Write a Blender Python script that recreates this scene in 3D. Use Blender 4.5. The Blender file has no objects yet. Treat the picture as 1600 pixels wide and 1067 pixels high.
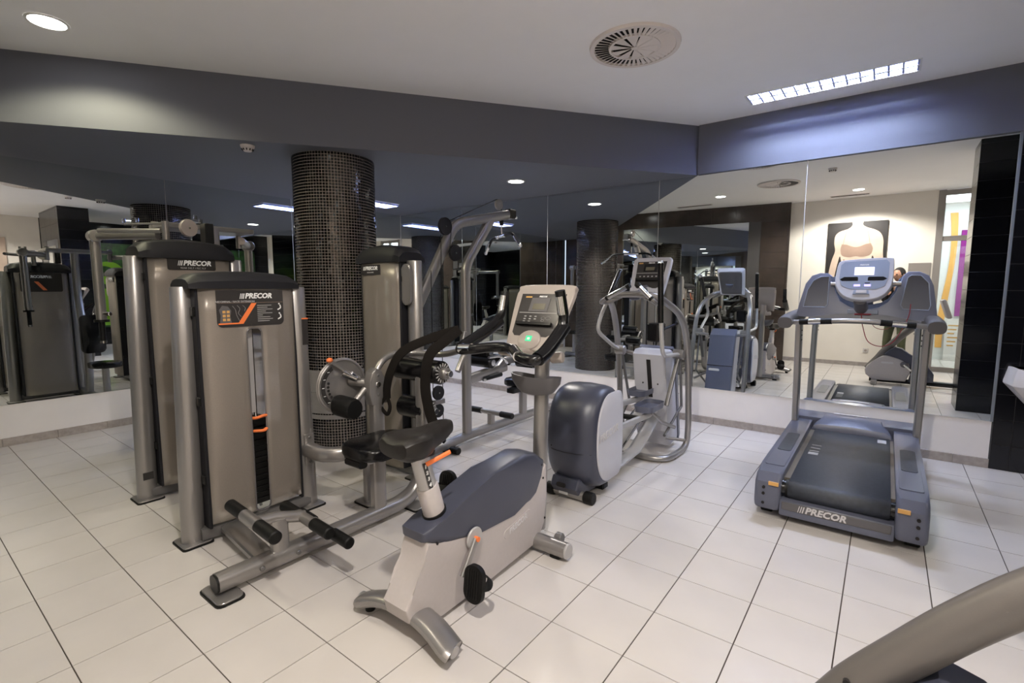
import bpy, bmesh, math, random
from mathutils import Vector, Matrix
R_ = math.radians
random.seed(7)
SC = bpy.context.scene
COL = SC.collection

# ------------------------------------------------------------ room numbers (metres)
YB, XL, ZC, ZS, ZM = 5.424, -6.40, 3.13, 2.634, 0.384   # back wall, left wall, ceiling, soffit, mirror foot
XR, YF = 3.4, -0.45                                      # far right wall, wall behind the camera
EYE = 1.45

# ------------------------------------------------------------ camera
cd = bpy.data.cameras.new('camera'); cam = bpy.data.objects.new('camera', cd); COL.objects.link(cam)
cd.sensor_width = 36.0; cd.lens = 36.0 * 768.6 / 1600.0; cd.clip_start = 0.05; cd.clip_end = 60
cam.location = (0, 0, EYE)
cam.rotation_euler = (R_(90) - 0.107, 0.0, 0.6492)
SC.camera = cam

# ------------------------------------------------------------ world, exposure
w = bpy.data.worlds.new('world'); SC.world = w; w.use_nodes = True
w.node_tree.nodes['Background'].inputs[0].default_value = (0.62, 0.68, 0.80, 1)
w.node_tree.nodes['Background'].inputs[1].default_value = 0.6
SC.view_settings.view_transform = 'Standard'; SC.view_settings.look = 'None'
SC.view_settings.exposure = 1.62; SC.view_settings.gamma = 1.0
try: SC.view_settings.use_curve_mapping = False
except Exception: pass
try:
    SC.cycles.max_bounces = 12; SC.cycles.glossy_bounces = 8; SC.cycles.diffuse_bounces = 6
    SC.cycles.transparent_max_bounces = 12; SC.cycles.sample_clamp_indirect = 4.0
    SC.cycles.caustics_reflective = True; SC.cycles.blur_glossy = 0.5
except Exception: pass

POW_DOWN = 34.0      # watts of one recessed downlight
POW_TRAY = 14.0
POW_TUBE = 160.0      # emission strength of the fluorescent fixtures

# ------------------------------------------------------------ materials
MATS = {}
def mat(name, col, rough=0.5, metal=0.0, spec=0.5, noise=0.0, nscale=60, bump=0.0, bscale=200, emit=None, estr=0, alpha=1.0, coat=0.0):
    m = bpy.data.materials.new(name); m.use_nodes = True; nt = m.node_tree; b = nt.nodes['Principled BSDF']
    b.inputs['Base Color'].default_value = (*col, 1); b.inputs['Roughness'].default_value = rough
    b.inputs['Metallic'].default_value = metal; b.inputs['Specular IOR Level'].default_value = spec
    b.inputs['Coat Weight'].default_value = coat; b.inputs['Alpha'].default_value = alpha
    if emit: b.inputs['Emission Color'].default_value = (*emit, 1); b.inputs['Emission Strength'].default_value = estr
    if noise or bump:
        tc = nt.nodes.new('ShaderNodeTexCoord')
    if noise:
        n = nt.nodes.new('ShaderNodeTexNoise'); n.inputs['Scale'].default_value = nscale; n.inputs['Detail'].default_value = 4
        r = nt.nodes.new('ShaderNodeValToRGB')
        r.color_ramp.elements[0].position = 0.3; r.color_ramp.elements[1].position = 0.7
        r.color_ramp.elements[0].color = (*[max(0, c * (1 - noise)) for c in col], 1)
        r.color_ramp.elements[1].color = (*[min(1, c * (1 + noise)) for c in col], 1)
        nt.links.new(tc.outputs['Object'], n.inputs['Vector']); nt.links.new(n.outputs[0], r.inputs[0]); nt.links.new(r.outputs[0], b.inputs['Base Color'])
    if bump:
        n2 = nt.nodes.new('ShaderNodeTexNoise'); n2.inputs['Scale'].default_value = bscale
        bp = nt.nodes.new('ShaderNodeBump'); bp.inputs['Strength'].default_value = bump; bp.inputs['Distance'].default_value = 0.002
        nt.links.new(tc.outputs['Object'], n2.inputs['Vector']); nt.links.new(n2.outputs[0], bp.inputs['Height']); nt.links.new(bp.outputs[0], b.inputs['Normal'])
    MATS[name] = m; return m
mat('floor_tile', (0.565, 0.530, 0.505), 0.26, noise=0.035, nscale=3.0)
mat('grout', (0.055, 0.042, 0.035), 0.9)
mat('ceiling_paint', (0.90, 0.89, 0.895), 0.8, noise=0.01, nscale=4)
mat('white_wall', (0.80, 0.77, 0.77), 0.7, noise=0.02, nscale=6)
mat('cream_wall', (0.82, 0.76, 0.68), 0.7, noise=0.02, nscale=4)
mat('navy_paint', (0.125, 0.13, 0.16), 0.65, bump=0.1)
mat('skirting', (0.36, 0.32, 0.30), 0.5, noise=0.16, nscale=22)
mat('mirror', (0.80, 0.84, 0.85), 0.0, metal=1.0)
mat('mirror_edge', (0.22, 0.24, 0.27), 0.3)
mat('black_tile', (0.006, 0.006, 0.008), 0.16, spec=0.5)
mat('brown_tile', (0.05, 0.037, 0.030), 0.2, noise=0.35, nscale=3)
mat('black_grout', (0.085, 0.08, 0.08), 0.9)
mat('mosaic_tile', (0.004, 0.004, 0.005), 0.12, noise=0.5, nscale=20)
mat('mosaic_grout', (0.50, 0.43, 0.38), 0.9)
mat('band_grey', (0.22, 0.205, 0.20), 0.6, noise=0.08, nscale=9)
mat('silver', (0.33, 0.315, 0.305), 0.30, metal=0.7, bump=0.05, bscale=400)
mat('silver_dark', (0.17, 0.165, 0.165), 0.4, metal=0.5)
mat('silver_light', (0.46, 0.45, 0.45), 0.4, metal=0.35)
mat('chrome', (0.75, 0.75, 0.75), 0.12, metal=1.0)
mat('charcoal', (0.011, 0.011, 0.014), 0.5, spec=0.28, bump=0.15, bscale=500)
mat('navy_plastic', (0.050, 0.054, 0.080), 0.32, noise=0.05, nscale=8, bump=0.15, bscale=500)
mat('slate_plastic', (0.105, 0.112, 0.155), 0.3, bump=0.1, bscale=500)
mat('grey_plastic', (0.46, 0.42, 0.41), 0.42, noise=0.02, bump=0.1, bscale=400)
mat('pale_plastic', (0.50, 0.50, 0.55), 0.35)
mat('beige_plastic', (0.36, 0.315, 0.285), 0.38)
mat('dark_grey_plastic', (0.10, 0.095, 0.10), 0.4)
mat('vinyl', (0.004, 0.004, 0.005), 0.22, spec=0.45, bump=0.2, bscale=120)
mat('saddle_vinyl', (0.014, 0.012, 0.011), 0.40, spec=0.35, bump=0.35, bscale=350)
mat('rubber', (0.005, 0.005, 0.005), 0.5, spec=0.25, bump=0.3, bscale=600)
mat('black_metal', (0.006, 0.006, 0.006), 0.35, spec=0.35)
mat('webbing', (0.010, 0.008, 0.007), 0.85, spec=0.15, bump=0.5, bscale=900)
mat('belt', (0.040, 0.045, 0.058), 0.42, bump=0.5, bscale=900, noise=0.2, nscale=40)
mat('orange', (0.85, 0.20, 0.05), 0.45)
mat('amber', (0.62, 0.34, 0.10), 0.5)
mat('white_print', (0.80, 0.80, 0.80), 0.5)
mat('grey_print', (0.38, 0.37, 0.37), 0.5)
mat('pale_print', (0.56, 0.54, 0.55), 0.45)
mat('green', (0.02, 0.55, 0.22), 0.4, emit=(0.02, 0.6, 0.25), estr=0.3)
mat('lime', (0.16, 0.36, 0.012), 0.4)
mat('dark_leaf', (0.012, 0.05, 0.008), 0.5, noise=0.8, nscale=9)
mat('yellow', (0.75, 0.42, 0.10), 0.5)
mat('lcd', (0.12, 0.11, 0.075), 0.25)
mat('lcd_lit', (0.5, 0.5, 0.7), 0.3, emit=(0.62, 0.60, 0.90), estr=0.75)
mat('button_lit', (0.3, 0.25, 0.8), 0.3, emit=(0.30, 0.26, 0.95), estr=0.9)
mat('console_black', (0.035, 0.032, 0.032), 0.22)
mat('console_slate', (0.28, 0.32, 0.42), 0.3)
mat('lamp_white', (1, 1, 1), 0.5, emit=(1.0, 0.97, 0.92), estr=9)
mat('fill_glow', (1, 1, 1), 0.5, emit=(0.86, 0.92, 1.0), estr=2.6)  # glow of the panel added in the corridor
mat('arm_grey', (0.17, 0.155, 0.145), 0.42, metal=0.35, bump=0.1, bscale=400)
mat('deck_brown', (0.13, 0.11, 0.09), 0.45)
mat('cell_dim_violet', (0.035, 0.042, 0.10), 0.4)  # dimness inside the louvre cells is put into this dark violet
mat('lamp_ring', (0.75, 0.74, 0.72), 0.4)
mat('tube_light', (1, 1, 1), 0.5, emit=(0.66, 0.76, 1.0), estr=POW_TUBE)
mat('tray_light', (1, 1, 1), 0.5, emit=(0.70, 0.79, 1.0), estr=POW_TRAY)
mat('louvre', (0.42, 0.46, 0.70), 0.30, metal=0.3)
mat('wing_slate_lit', (0.17, 0.185, 0.26), 0.33, bump=0.1, bscale=500)  # lighter copy of the slate plastic, light on the wing is in the colour
mat('vent_white', (0.74, 0.68, 0.65), 0.5)
mat('vent_dark', (0.012, 0.010, 0.010), 0.8)
mat('skin', (0.50, 0.27, 0.18), 0.5)
mat('hair', (0.012, 0.009, 0.008), 0.6)
mat('olive_cloth', (0.06, 0.065, 0.030), 0.85, noise=0.3, nscale=8)
mat('dark_cloth', (0.012, 0.012, 0.014), 0.85)
mat('shoe', (0.03, 0.028, 0.026), 0.6)
mat('poster_ground', (0.022, 0.018, 0.017), 0.5)
mat('poster_skin', (0.33, 0.22, 0.16), 0.5, noise=0.22, nscale=3.5)
mat('poster_bra', (0.30, 0.20, 0.15), 0.5, noise=0.12, nscale=4)
mat('poster_pale', (0.56, 0.43, 0.34), 0.5, noise=0.15, nscale=3)
mat('purple', (0.26, 0.01, 0.22), 0.4)
mat('art_orange', (0.85, 0.45, 0.12), 0.5)
mat('art_white', (0.80, 0.80, 0.80), 0.5)
mat('door_frame', (0.30, 0.27, 0.25), 0.45, metal=0.3)
mat('cable_red', (0.25, 0.02, 0.04), 0.5)
mat('ceramic', (0.66, 0.62, 0.60), 0.3)
def smoked():
    m = bpy.data.materials.new('smoked_panel'); m.use_nodes = True; nt = m.node_tree; b = nt.nodes['Principled BSDF']
    tc = nt.nodes.new('ShaderNodeTexCoord'); n = nt.nodes.new('ShaderNodeTexNoise'); n.inputs['Scale'].default_value = 260
    r = nt.nodes.new('ShaderNodeValToRGB'); r.color_ramp.elements[0].color = (0.37, 0.325, 0.285, 1); r.color_ramp.elements[1].color = (0.48, 0.425, 0.37, 1)
    nt.links.new(tc.outputs['Object'], n.inputs['Vector']); nt.links.new(n.outputs[0], r.inputs[0]); nt.links.new(r.outputs[0], b.inputs['Base Color'])
    b.inputs['Roughness'].default_value = 0.33; b.inputs['Metallic'].default_value = 0.35; b.inputs['Alpha'].default_value = 0.50
    MATS['smoked_panel'] = m
smoked()
def glass():
    m = bpy.data.materials.new('door_glass'); m.use_nodes = True; nt = m.node_tree; nt.nodes.clear()
    o = nt.nodes.new('ShaderNodeOutputMaterial'); mx = nt.nodes.new('ShaderNodeMixShader'); t = nt.nodes.new('ShaderNodeBsdfTransparent'); g = nt.nodes.new('ShaderNodeBsdfGlossy')
    g.inputs['Roughness'].default_value = 0.0; mx.inputs[0].default_value = 0.08; t.inputs[0].default_value = (0.93, 0.97, 0.95, 1)
    nt.links.new(t.outputs[0], mx.inputs[1]); nt.links.new(g.outputs[0], mx.inputs[2]); nt.links.new(mx.outputs[0], o.inputs[0]); MATS['door_glass'] = m
glass()

# ------------------------------------------------------------ helpers
def V(*a): return Vector(a)
def thing(name, label, cat, loc=(0, 0, 0), group=None):
    o = bpy.data.objects.new(name, None); COL.objects.link(o); o.location = loc; o.empty_display_size = 0.1
    o['label'] = label; o['category'] = cat
    if group: o['group'] = group
    return o
def tag(o, label=None, cat=None, group=None, kind=None):
    if label: o['label'] = label
    if cat: o['category'] = cat
    if group: o['group'] = group
    if kind: o['kind'] = kind
    return o
def wloc(o):
    p = Vector((0, 0, 0))
    while o: p += o.location; o = o.parent
    return p
def part(parent, name, bm, m, smooth=True, label=None, kind=None):
    """bm holds WORLD coordinates; stored relative to the parent. m: material name or list"""
    me = bpy.data.meshes.new(name); bmesh.ops.recalc_face_normals(bm, faces=bm.faces[:])
    if smooth:
        for f in bm.faces: f.smooth = True
        for e in bm.edges:
            if len(e.link_faces) == 2 and e.calc_face_angle(0) > 0.6: e.smooth = False
    off = wloc(parent) if parent else V(0, 0, 0)
    if parent: bmesh.ops.translate(bm, vec=-off, verts=bm.verts[:])
    bm.to_mesh(me); bm.free()
    for x in ([m] if isinstance(m, str) else m): me.materials.append(MATS[x])
    o = bpy.data.objects.new(name, me); COL.objects.link(o)
    if parent: o.parent = parent
    if label: o['label'] = label
    if kind: o['kind'] = kind
    return o
def solo(name, bm, m, label=None, cat=None, group=None, kind=None, origin=None, smooth=True):
    """top-level mesh with its origin at `origin`"""
    o = part(None, name, bm, m, smooth)
    if origin:
        o.data.transform(Matrix.Translation(-Vector(origin))); o.location = origin
    return tag(o, label, cat, group, kind)
def BM(): return bmesh.new()
def box(bm, x0, x1, y0, y1, z0, z1, bev=0.0, seg=1, rot=None, piv=None, mi=0):
    vs = [bm.verts.new(p) for p in ((x0,y0,z0),(x1,y0,z0),(x1,y1,z0),(x0,y1,z0),(x0,y0,z1),(x1,y0,z1),(x1,y1,z1),(x0,y1,z1))]
    fs = [bm.faces.new([vs[i] for i in f]) for f in ((0,3,2,1),(4,5,6,7),(0,1,5,4),(1,2,6,5),(2,3,7,6),(3,0,4,7))]
    for f in fs: f.material_index = mi
    if bev:
        r = bmesh.ops.bevel(bm, geom=list({e for f in fs for e in f.edges}), offset=bev, segments=seg, affect='EDGES', profile=0.5)
        vs = list({v for f in r['faces'] for v in f.verts} | {v for v in vs if v.is_valid})
        for f in {f for v in vs for f in v.link_faces}: f.material_index = mi
    if rot:
        piv = piv or ((x0+x1)/2, (y0+y1)/2, (z0+z1)/2)
        bmesh.ops.rotate(bm, cent=Vector(piv), matrix=rot, verts=[v for v in vs if v.is_valid])
    return vs
def prism(bm, pts, axis, a0, a1, bev=0.0, seg=1, mi=0):
    def mk(p, a):
        return {'x': (a, p[0], p[1]), 'y': (p[0], a, p[1]), 'z': (p[0], p[1], a)}[axis]
    A = [bm.verts.new(mk(p, a0)) for p in pts]; B = [bm.verts.new(mk(p, a1)) for p in pts]
    fs = [bm.faces.new(A), bm.faces.new(B[::-1])]
    n = len(pts)
    for i in range(n): fs.append(bm.faces.new((A[i], B[i], B[(i+1) % n], A[(i+1) % n])))
    for f in fs: f.material_index = mi
    if bev:
        es = [e for e in set(fs[0].edges) | set(fs[1].edges)]
        r = bmesh.ops.bevel(bm, geom=es, offset=bev, segments=seg, affect='EDGES', profile=0.5)
        for f in r['faces']: f.material_index = mi
    return A, B
def fillet(pts, r=0.06, k=6):
    pts = [Vector(p) for p in pts]; out = [pts[0]]
    for i in range(1, len(pts)-1):
        a, p, b = pts[i-1], pts[i], pts[i+1]
        rr = r[i] if isinstance(r, (list, tuple)) else r
        ra = min(rr, (a-p).length*0.49); rb = min(rr, (b-p).length*0.49)
        if rr < 1e-4: out.append(p); continue
        s = p + (a-p).normalized()*ra; e = p + (b-p).normalized()*rb
        for j in range(k+1):
            t = j/k; out.append(s*(1-t)**2 + p*2*t*(1-t) + e*t*t)
    out.append(pts[-1]); return out
def spline(pts, k=6):
    P = [Vector(p) for p in pts]; P = [P[0]*2-P[1]] + P + [P[-1]*2-P[-2]]; out = []
    for i in range(1, len(P)-2):
        for j in range(k):
            t = j/k; a, b, c, d = P[i-1:i+3]
            out.append(0.5*((2*b) + (c-a)*t + (2*a-5*b+4*c-d)*t*t + (3*b-a-3*c+d)*t**3))
    out.append(P[-2]); return out
def sweep(bm, pts, ra, rb=None, n=12, up=(0, 0, 1), ex=2.0, closed=False, scale=None, cap=True, mi=0):
    """elliptical / rounded-rectangle section swept along pts: ra = half width sideways, rb = half height along 'up'"""
    rb = rb if rb is not None else ra
    pts = [Vector(p) for p in pts]; N = len(pts); rings = []
    T = []
    for i in range(N):
        if closed: t = pts[(i+1) % N] - pts[i-1]
        else: t = pts[min(i+1, N-1)] - pts[max(i-1, 0)]
        T.append(t.normalized())
    u = Vector(up); u = (u - T[0]*u.dot(T[0]))
    if u.length < 1e-3: u = Vector((1, 0, 0)) - T[0]*T[0].x
    u.normalize()
    for i in range(N):
        if i: u = (u - T[i]*u.dot(T[i])).normalized()
        s = T[i].cross(u)
        k = scale[i] if scale else 1.0
        ring = []
        for j in range(n):
            a = 2*math.pi*(j+0.5)/n; c, d = math.cos(a), math.sin(a)
            c = math.copysign(abs(c)**(2/ex), c); d = math.copysign(abs(d)**(2/ex), d)
            ring.append(bm.verts.new(pts[i] + s*c*ra*k + u*d*rb*k))
        rings.append(ring)
    M = N if closed else N-1
    for i in range(M):
        a, b = rings[i], rings[(i+1) % N]
        for j in range(n):
            f = bm.faces.new((a[j], a[(j+1) % n], b[(j+1) % n], b[j])); f.material_index = mi
    if cap and not closed:
        f = bm.faces.new(rings[0][::-1]); f.material_index = mi; f = bm.faces.new(rings[-1]); f.material_index = mi
    return rings
def cyl(bm, p, q, r, n=20, r2=None, bev=0.0, mi=0):
    p, q = Vector(p), Vector(q); r2 = r if r2 is None else r2
    if bev:
        d = (q-p).normalized()*bev
        return sweep(bm, [p, p+d, q-d, q], r, r, n, scale=[(r-bev)/r, 1, r2/r, (r2-bev)/r], up=(0.01, 0.02, 1) if abs((q-p).normalized().z) < .9 else (1, 0, 0), mi=mi)
    return sweep(bm, [p, q], r, r, n, scale=[1, r2/r], up=(0.01, 0.02, 1) if abs((q-p).normalized().z) < .9 else (1, 0, 0), mi=mi)
def loft(bm, rings, cap=True, mi=0):
    R = [[bm.verts.new(p) for p in r] for r in rings]; n = len(R[0])
    for a, b in zip(R, R[1:]):
        for j in range(n):
            f = bm.faces.new((a[j], a[(j+1) % n], b[(j+1) % n], b[j])); f.material_index = mi
    if cap: bm.faces.new(R[0][::-1]).material_index = mi; bm.faces.new(R[-1]).material_index = mi
    return R
def ball(bm, c, rx, ry=None, rz=None, seg=16, ring=10, mi=0):
    ry = ry or rx; rz = rz or rx
    r = bmesh.ops.create_uvsphere(bm, u_segments=seg, v_segments=ring, radius=1.0)
    for v in r['verts']: v.co = Vector((v.co.x*rx, v.co.y*ry, v.co.z*rz)) + Vector(c)
    for f in {f for v in r['verts'] for f in v.link_faces}: f.material_index = mi
    return r['verts']
def rrect(w, h, r, k=4, cx=0, cy=0):
    out = []
    for sx, sy, a0 in ((1, 1, 0), (-1, 1, 90), (-1, -1, 180), (1, -1, 270)):
        for j in range(k+1):
            a = R_(a0 + 90*j/k); out.append((cx + sx*(w/2-r) + r*math.cos(a), cy + sy*(h/2-r) + r*math.sin(a)))
    return out
def text(parent, name, s, m, origin, xdir, updir, size, shear=0.0, bold=0.0, ext=0.0012, label=None, space=1.0):
    """flat lettering standing on a real surface; origin = centre of the line"""
    cu = bpy.data.curves.new('tmp', 'FONT'); cu.body = s; cu.size = size; cu.shear = shear; cu.offset = bold
    cu.extrude = ext; cu.align_x = 'CENTER'; cu.align_y = 'CENTER'; cu.resolution_u = 2; cu.space_character = space
    o = bpy.data.objects.new('tmp', cu); COL.objects.link(o)
    dg = bpy.context.evaluated_depsgraph_get(); me = bpy.data.meshes.new_from_object(o.evaluated_get(dg))
    bpy.data.objects.remove(o); bpy.data.curves.remove(cu)
    X = Vector(xdir).normalized(); U = Vector(updir).normalized(); U = (U - X*U.dot(X)).normalized(); N = X.cross(U)
    off = Vector(origin) - (wloc(parent) if parent else V(0, 0, 0))
    M = Matrix(((X.x, U.x, N.x, off.x), (X.y, U.y, N.y, off.y), (X.z, U.z, N.z, off.z), (0, 0, 0, 1)))
    me.transform(M); me.name = name; me.materials.clear(); me.materials.append(MATS[m])
    ob = bpy.data.objects.new(name, me); COL.objects.link(ob)
    if parent: ob.parent = parent
    if label: ob['label'] = label
    return ob
def logo(parent, origin, xdir, updir, h, m='white_print', name='maker_lettering'):
    """three slanted bars and the maker's name"""
    X = Vector(xdir).normalized(); U = Vector(updir).normalized()
    o = text(parent, name, 'PRECOR', m, Vector(origin) + X*h*0.45, xdir, updir, h*1.38, shear=0.22, bold=h*0.05)
    N = X.cross(U); bm = BM()
    for k in range(3):
        c = Vector(origin) - X*h*(2.35 + 0.30*k)
        w = h*(0.085 - 0.015*k)
        q = [c - X*w - U*h*0.5 - X*h*0.11, c + X*w - U*h*0.5 - X*h*0.11, c + X*w + U*h*0.5 + X*h*0.11, c - X*w + U*h*0.5 + X*h*0.11]
        loft(bm, [[p for p in q], [p + N*0.0012 for p in q]])
    part(parent, 'logo_bar', bm, m, smooth=False)
    return o
def foot_plate(parent, x, y, sx=0.15, sy=0.13, r=0.02, z=0.0):
    bm = BM(); prism(bm, rrect(sx+0.012, sy+0.012, r, 3, x, y), 'z', z, z+0.008); part(parent, 'rubber_foot', bm, 'rubber', label='black rubber pad under foot plate')
    bm = BM(); prism(bm, rrect(sx, sy, r, 3, x, y), 'z', z+0.008, z+0.017, 0.002); part(parent, 'foot_plate', bm, 'silver')
def pulley(parent, c, axis, r, t=0.028, m='charcoal'):
    c = Vector(c); a = Vector(axis).normalized(); bm = BM()
    sweep(bm, [c-a*t*.5, c-a*t*.3, c-a*t*.12, c+a*t*.12, c+a*t*.3, c+a*t*.5], r, r, 24, up=(0, 0, 1), scale=[.96, 1, .88, .88, 1, .96])
    o = part(parent, 'pulley', bm, m)
    bm = BM(); cyl(bm, c-a*t*.62, c+a*t*.62, r*.12, 10); part(o, 'axle', bm, 'chrome')
    return o
def bolt(parent, c, n, r=0.012, m='silver_dark'):
    c, n = Vector(c), Vector(n).normalized(); bm = BM(); cyl(bm, c, c+n*0.006, r, 10, bev=0.002); part(parent, 'bolt', bm, m)

# ============================================================ SETTING
# ---- floor: slab of grout and one object per tile
T = 0.334; X0 = -1.4127; Y0 = 2.375; G = 0.0022
bm = BM(); box(bm, XL-0.12, XR, YF-3.0, YB+0.12, -0.12, -0.004); floor = solo('floor', bm, 'grout', 'pale square ceramic tile floor with dark joints', kind='structure', smooth=False)
tiles = []
for i in range(-15, 15):
    for j in range(-18, 10):
        x0, x1 = X0+i*T, X0+(i+1)*T; y0, y1 = Y0+j*T, Y0+(j+1)*T
        x0c, x1c = max(x0, XL), min(x1, XR); y0c, y1c = max(y0, YF-3.0), min(y1, YB)
        if x1c-x0c < 0.03 or y1c-y0c < 0.03: continue
        cx, cy = (x0c+x1c)/2, (y0c+y1c)/2
        ca, sa = math.cos(0.6492), math.sin(0.6492)
        depth = -cx*sa + cy*ca; lat = cx*ca + cy*sa
        vis = depth > 0.7 and abs(lat)/depth < 1.12
        tiles.append((0 if vis else 1, math.hypot(cx, cy), x0c, x1c, y0c, y1c))
tiles.sort()
unit = {}
for k, (v, d, x0, x1, y0, y1) in enumerate(tiles[:298]):
    key = (round(x1-x0, 3), round(y1-y0, 3))
    if key not in unit:
        a, b = key[0]/2-G, key[1]/2-G*0.8
        bm = BM(); vs = [bm.verts.new(p) for p in ((-a,-b,0),(a,-b,0),(a,b,0),(-a,b,0))]; vt = [bm.verts.new((v_.co.x*(1-.003), v_.co.y*(1-.003), 0.0)) for v_ in vs]
        for v_ in vs: v_.co.z = -0.006
        bm.faces.new(vt)
        for q in range(4): bm.faces.new((vs[q], vs[(q+1) % 4], vt[(q+1) % 4], vt[q]))
        me = bpy.data.meshes.new('tile'); bm.to_mesh(me); bm.free(); me.materials.append(MATS['floor_tile']); unit[key] = me
    o = bpy.data.objects.new('tile', unit[key]); COL.objects.link(o); o.parent = floor
    o.location = ((x0+x1)/2, (y0+y1)/2, random.uniform(-0.0004, 0.0004))
bm = BM()
for v, d, x0, x1, y0, y1 in tiles[298:]:
    q = [bm.verts.new(p) for p in ((x0+G, y0+G, 0), (x1-G, y0+G, 0), (x1-G, y1-G, 0), (x0+G, y1-G, 0))]; bm.faces.new(q)
    q2 = [bm.verts.new((p.co.x, p.co.y, -0.006)) for p in q]
    for k in range(4): bm.faces.new((q[k], q2[k], q2[(k+1) % 4], q[(k+1) % 4]))
part(floor, 'far_tiles', bm, 'floor_tile', smooth=False, kind='stuff')

# ---- ceiling
FX = (-1.10, 0.085, 4.85, 5.09)      # opening for the recessed fixture
bm = BM(); box(bm, XL-0.12, FX[0], YF-3.0, YB+0.12, ZC, ZC+0.12); box(bm, FX[1], XR+0.1, YF-3.0, YB+0.12, ZC, ZC+0.12)
box(bm, FX[0], FX[1], YF-3.0, FX[2], ZC, ZC+0.12); box(bm, FX[0], FX[1], FX[3], YB+0.12, ZC, ZC+0.12); box(bm, FX[0], FX[1], FX[2], FX[3], ZC+.075, ZC+.12); ceiling = solo('ceiling', bm, 'ceiling_paint', kind='structure', smooth=False)

# ---- back wall with mirror panels, low white strip and skirting tiles
bm = BM(); box(bm, XL-0.12, 0.74, YB+0.006, YB+0.12, 0, ZC); wall_back = solo('wall_back', bm, 'white_wall', kind='structure', smooth=False)
seams = [XL+0.004, -5.039, -3.543, -2.075, -0.666, 0.742]
for a, b in zip(seams, seams[1:]):
    bm = BM(); box(bm, a+0.0025, b-0.0025, YB, YB+0.006, ZM, ZS, 0.001); part(wall_back, 'mirror_panel', bm, 'mirror', smooth=False)
bm = BM(); box(bm, -1.66, 0.742, YB-0.03, YB+0.006, ZS, ZC); solo('trim_1', bm, 'navy_paint', kind='structure', smooth=False)
bm = BM(); box(bm, 0.728, 0.745, YB-0.006, YB+0.01, ZM, ZC); solo('trim_2', bm, 'mirror_edge', kind='structure', smooth=False)
sk = bpy.data.objects.new('baseboard_back', None); COL.objects.link(sk); sk['kind'] = 'structure'
x = XL+0.012
while x < 0.72:
    x1 = min(x+0.384, 0.745); bm = BM(); box(bm, x+0.001, x1-0.001, YB-0.011, YB+0.005, 0, 0.075, 0.0015); part(sk, 'skirting_tile', bm, 'skirting', smooth=False); x = x1
# ---- left wall
bm = BM(); box(bm, XL-0.12, XL-0.006, -3.0, YB+0.12, 0, ZC); wall_left = solo('wall_left', bm, 'white_wall', kind='structure', smooth=False)
seams = [-0.8, 0.668, 2.118, 3.568, YB-0.004]
for a, b in zip(seams, seams[1:]):
    bm = BM(); box(bm, XL-0.006, XL, a+0.0025, b-0.0025, ZM, ZS, 0.001); part(wall_left, 'mirror_panel', bm, 'mirror', smooth=False)
sk = bpy.data.objects.new('baseboard_left', None); COL.objects.link(sk); sk['kind'] = 'structure'
y = 1.054-0.384*2
while y < YB-0.02:
    y1 = min(y+0.384, YB-0.012); bm = BM(); box(bm, XL-0.004, XL+0.012, y+0.001, y1-0.001, 0, 0.075, 0.0015); part(sk, 'skirting_tile', bm, 'skirting', smooth=False); y = y1
# ---- dropped soffit with its diagonal face
sof = [(-1.66, YB), (XL-0.006, YB), (XL-0.006, 0.28), (-5.50, 0.172)]
bm = BM(); prism(bm, sof, 'z', ZS, ZC); solo('ceiling_soffit', bm, 'navy_paint', kind='structure', smooth=False)
# ---- tiled dark walls
def tiled_wall(name, p0, p1, z0, z1, tw, th, m='black_tile', thick=0.1, hole=None, gm='black_grout', lab=None):
    """p0->p1 on the floor, tiles proud on the left-hand side of the direction"""
    p0, p1 = Vector((*p0, 0)), Vector((*p1, 0)); d = (p1-p0).normalized(); n = Vector((-d.y, d.x, 0)); L = (p1-p0).length
    bm = BM(); q = [p0-n*0.004, p1-n*0.004, p1-n*thick, p0-n*thick]
    A = [bm.verts.new((v.x, v.y, z0)) for v in q]; B = [bm.verts.new((v.x, v.y, z1)) for v in q]
    bm.faces.new(A); bm.faces.new(B[::-1])
    for i in range(4): bm.faces.new((A[i], B[i], B[(i+1) % 4], A[(i+1) % 4]))
    wl = solo(name, bm, gm, lab, kind='structure', smooth=False)
    s = 0
    while s < L-0.01:
        e = min(s+tw, L); z = z0
        while z < z1-0.01:
            f = min(z+th, z1)
            if not (hole and e > hole[0]+.02 and s < hole[1]-.02 and f > hole[2]+.02 and z < hole[3]-.02):
                bm = BM(); a0, a1, b0, b1 = s+0.0015, e-0.0015, z+0.0015, f-0.0015
                rs = []
                for off, k in ((-0.005, 0), (0.0, 0), (0.0012, 0.0015)):
                    rs.append([p0+d*(a0+k)+n*off+V(0,0,b0+k), p0+d*(a1-k)+n*off+V(0,0,b0+k), p0+d*(a1-k)+n*off+V(0,0,b1-k), p0+d*(a0+k)+n*off+V(0,0,b1-k)])
                loft(bm, rs); part(wl, 'wall_tile', bm, m, smooth=False)
            z = f
        s = e
    if hole:
        bm = BM(); a0, a1, b0, b1 = hole
        rs = [[p0+d*s_+n*off+V(0,0,z_) for s_, z_ in ((a0, b0), (a1, b0), (a1, b1), (a0, b1))] for off in (-0.004, 0.004)]
        loft(bm, rs); part(wl, 'mirror_panel', bm, 'mirror', smooth=False)
    return wl
tiled_wall('wall_right_recess', (1.7, YB-0.012), (0.745, YB-0.012), 0, ZC, 0.42, 0.205)
tiled_wall('wall_behind_left', (-6.35, 0.29), (-1.60, -0.30), 0, ZC, 0.475, 0.31, 'brown_tile', hole=(1.45, 4.05, 0.0, 2.79))
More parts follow.
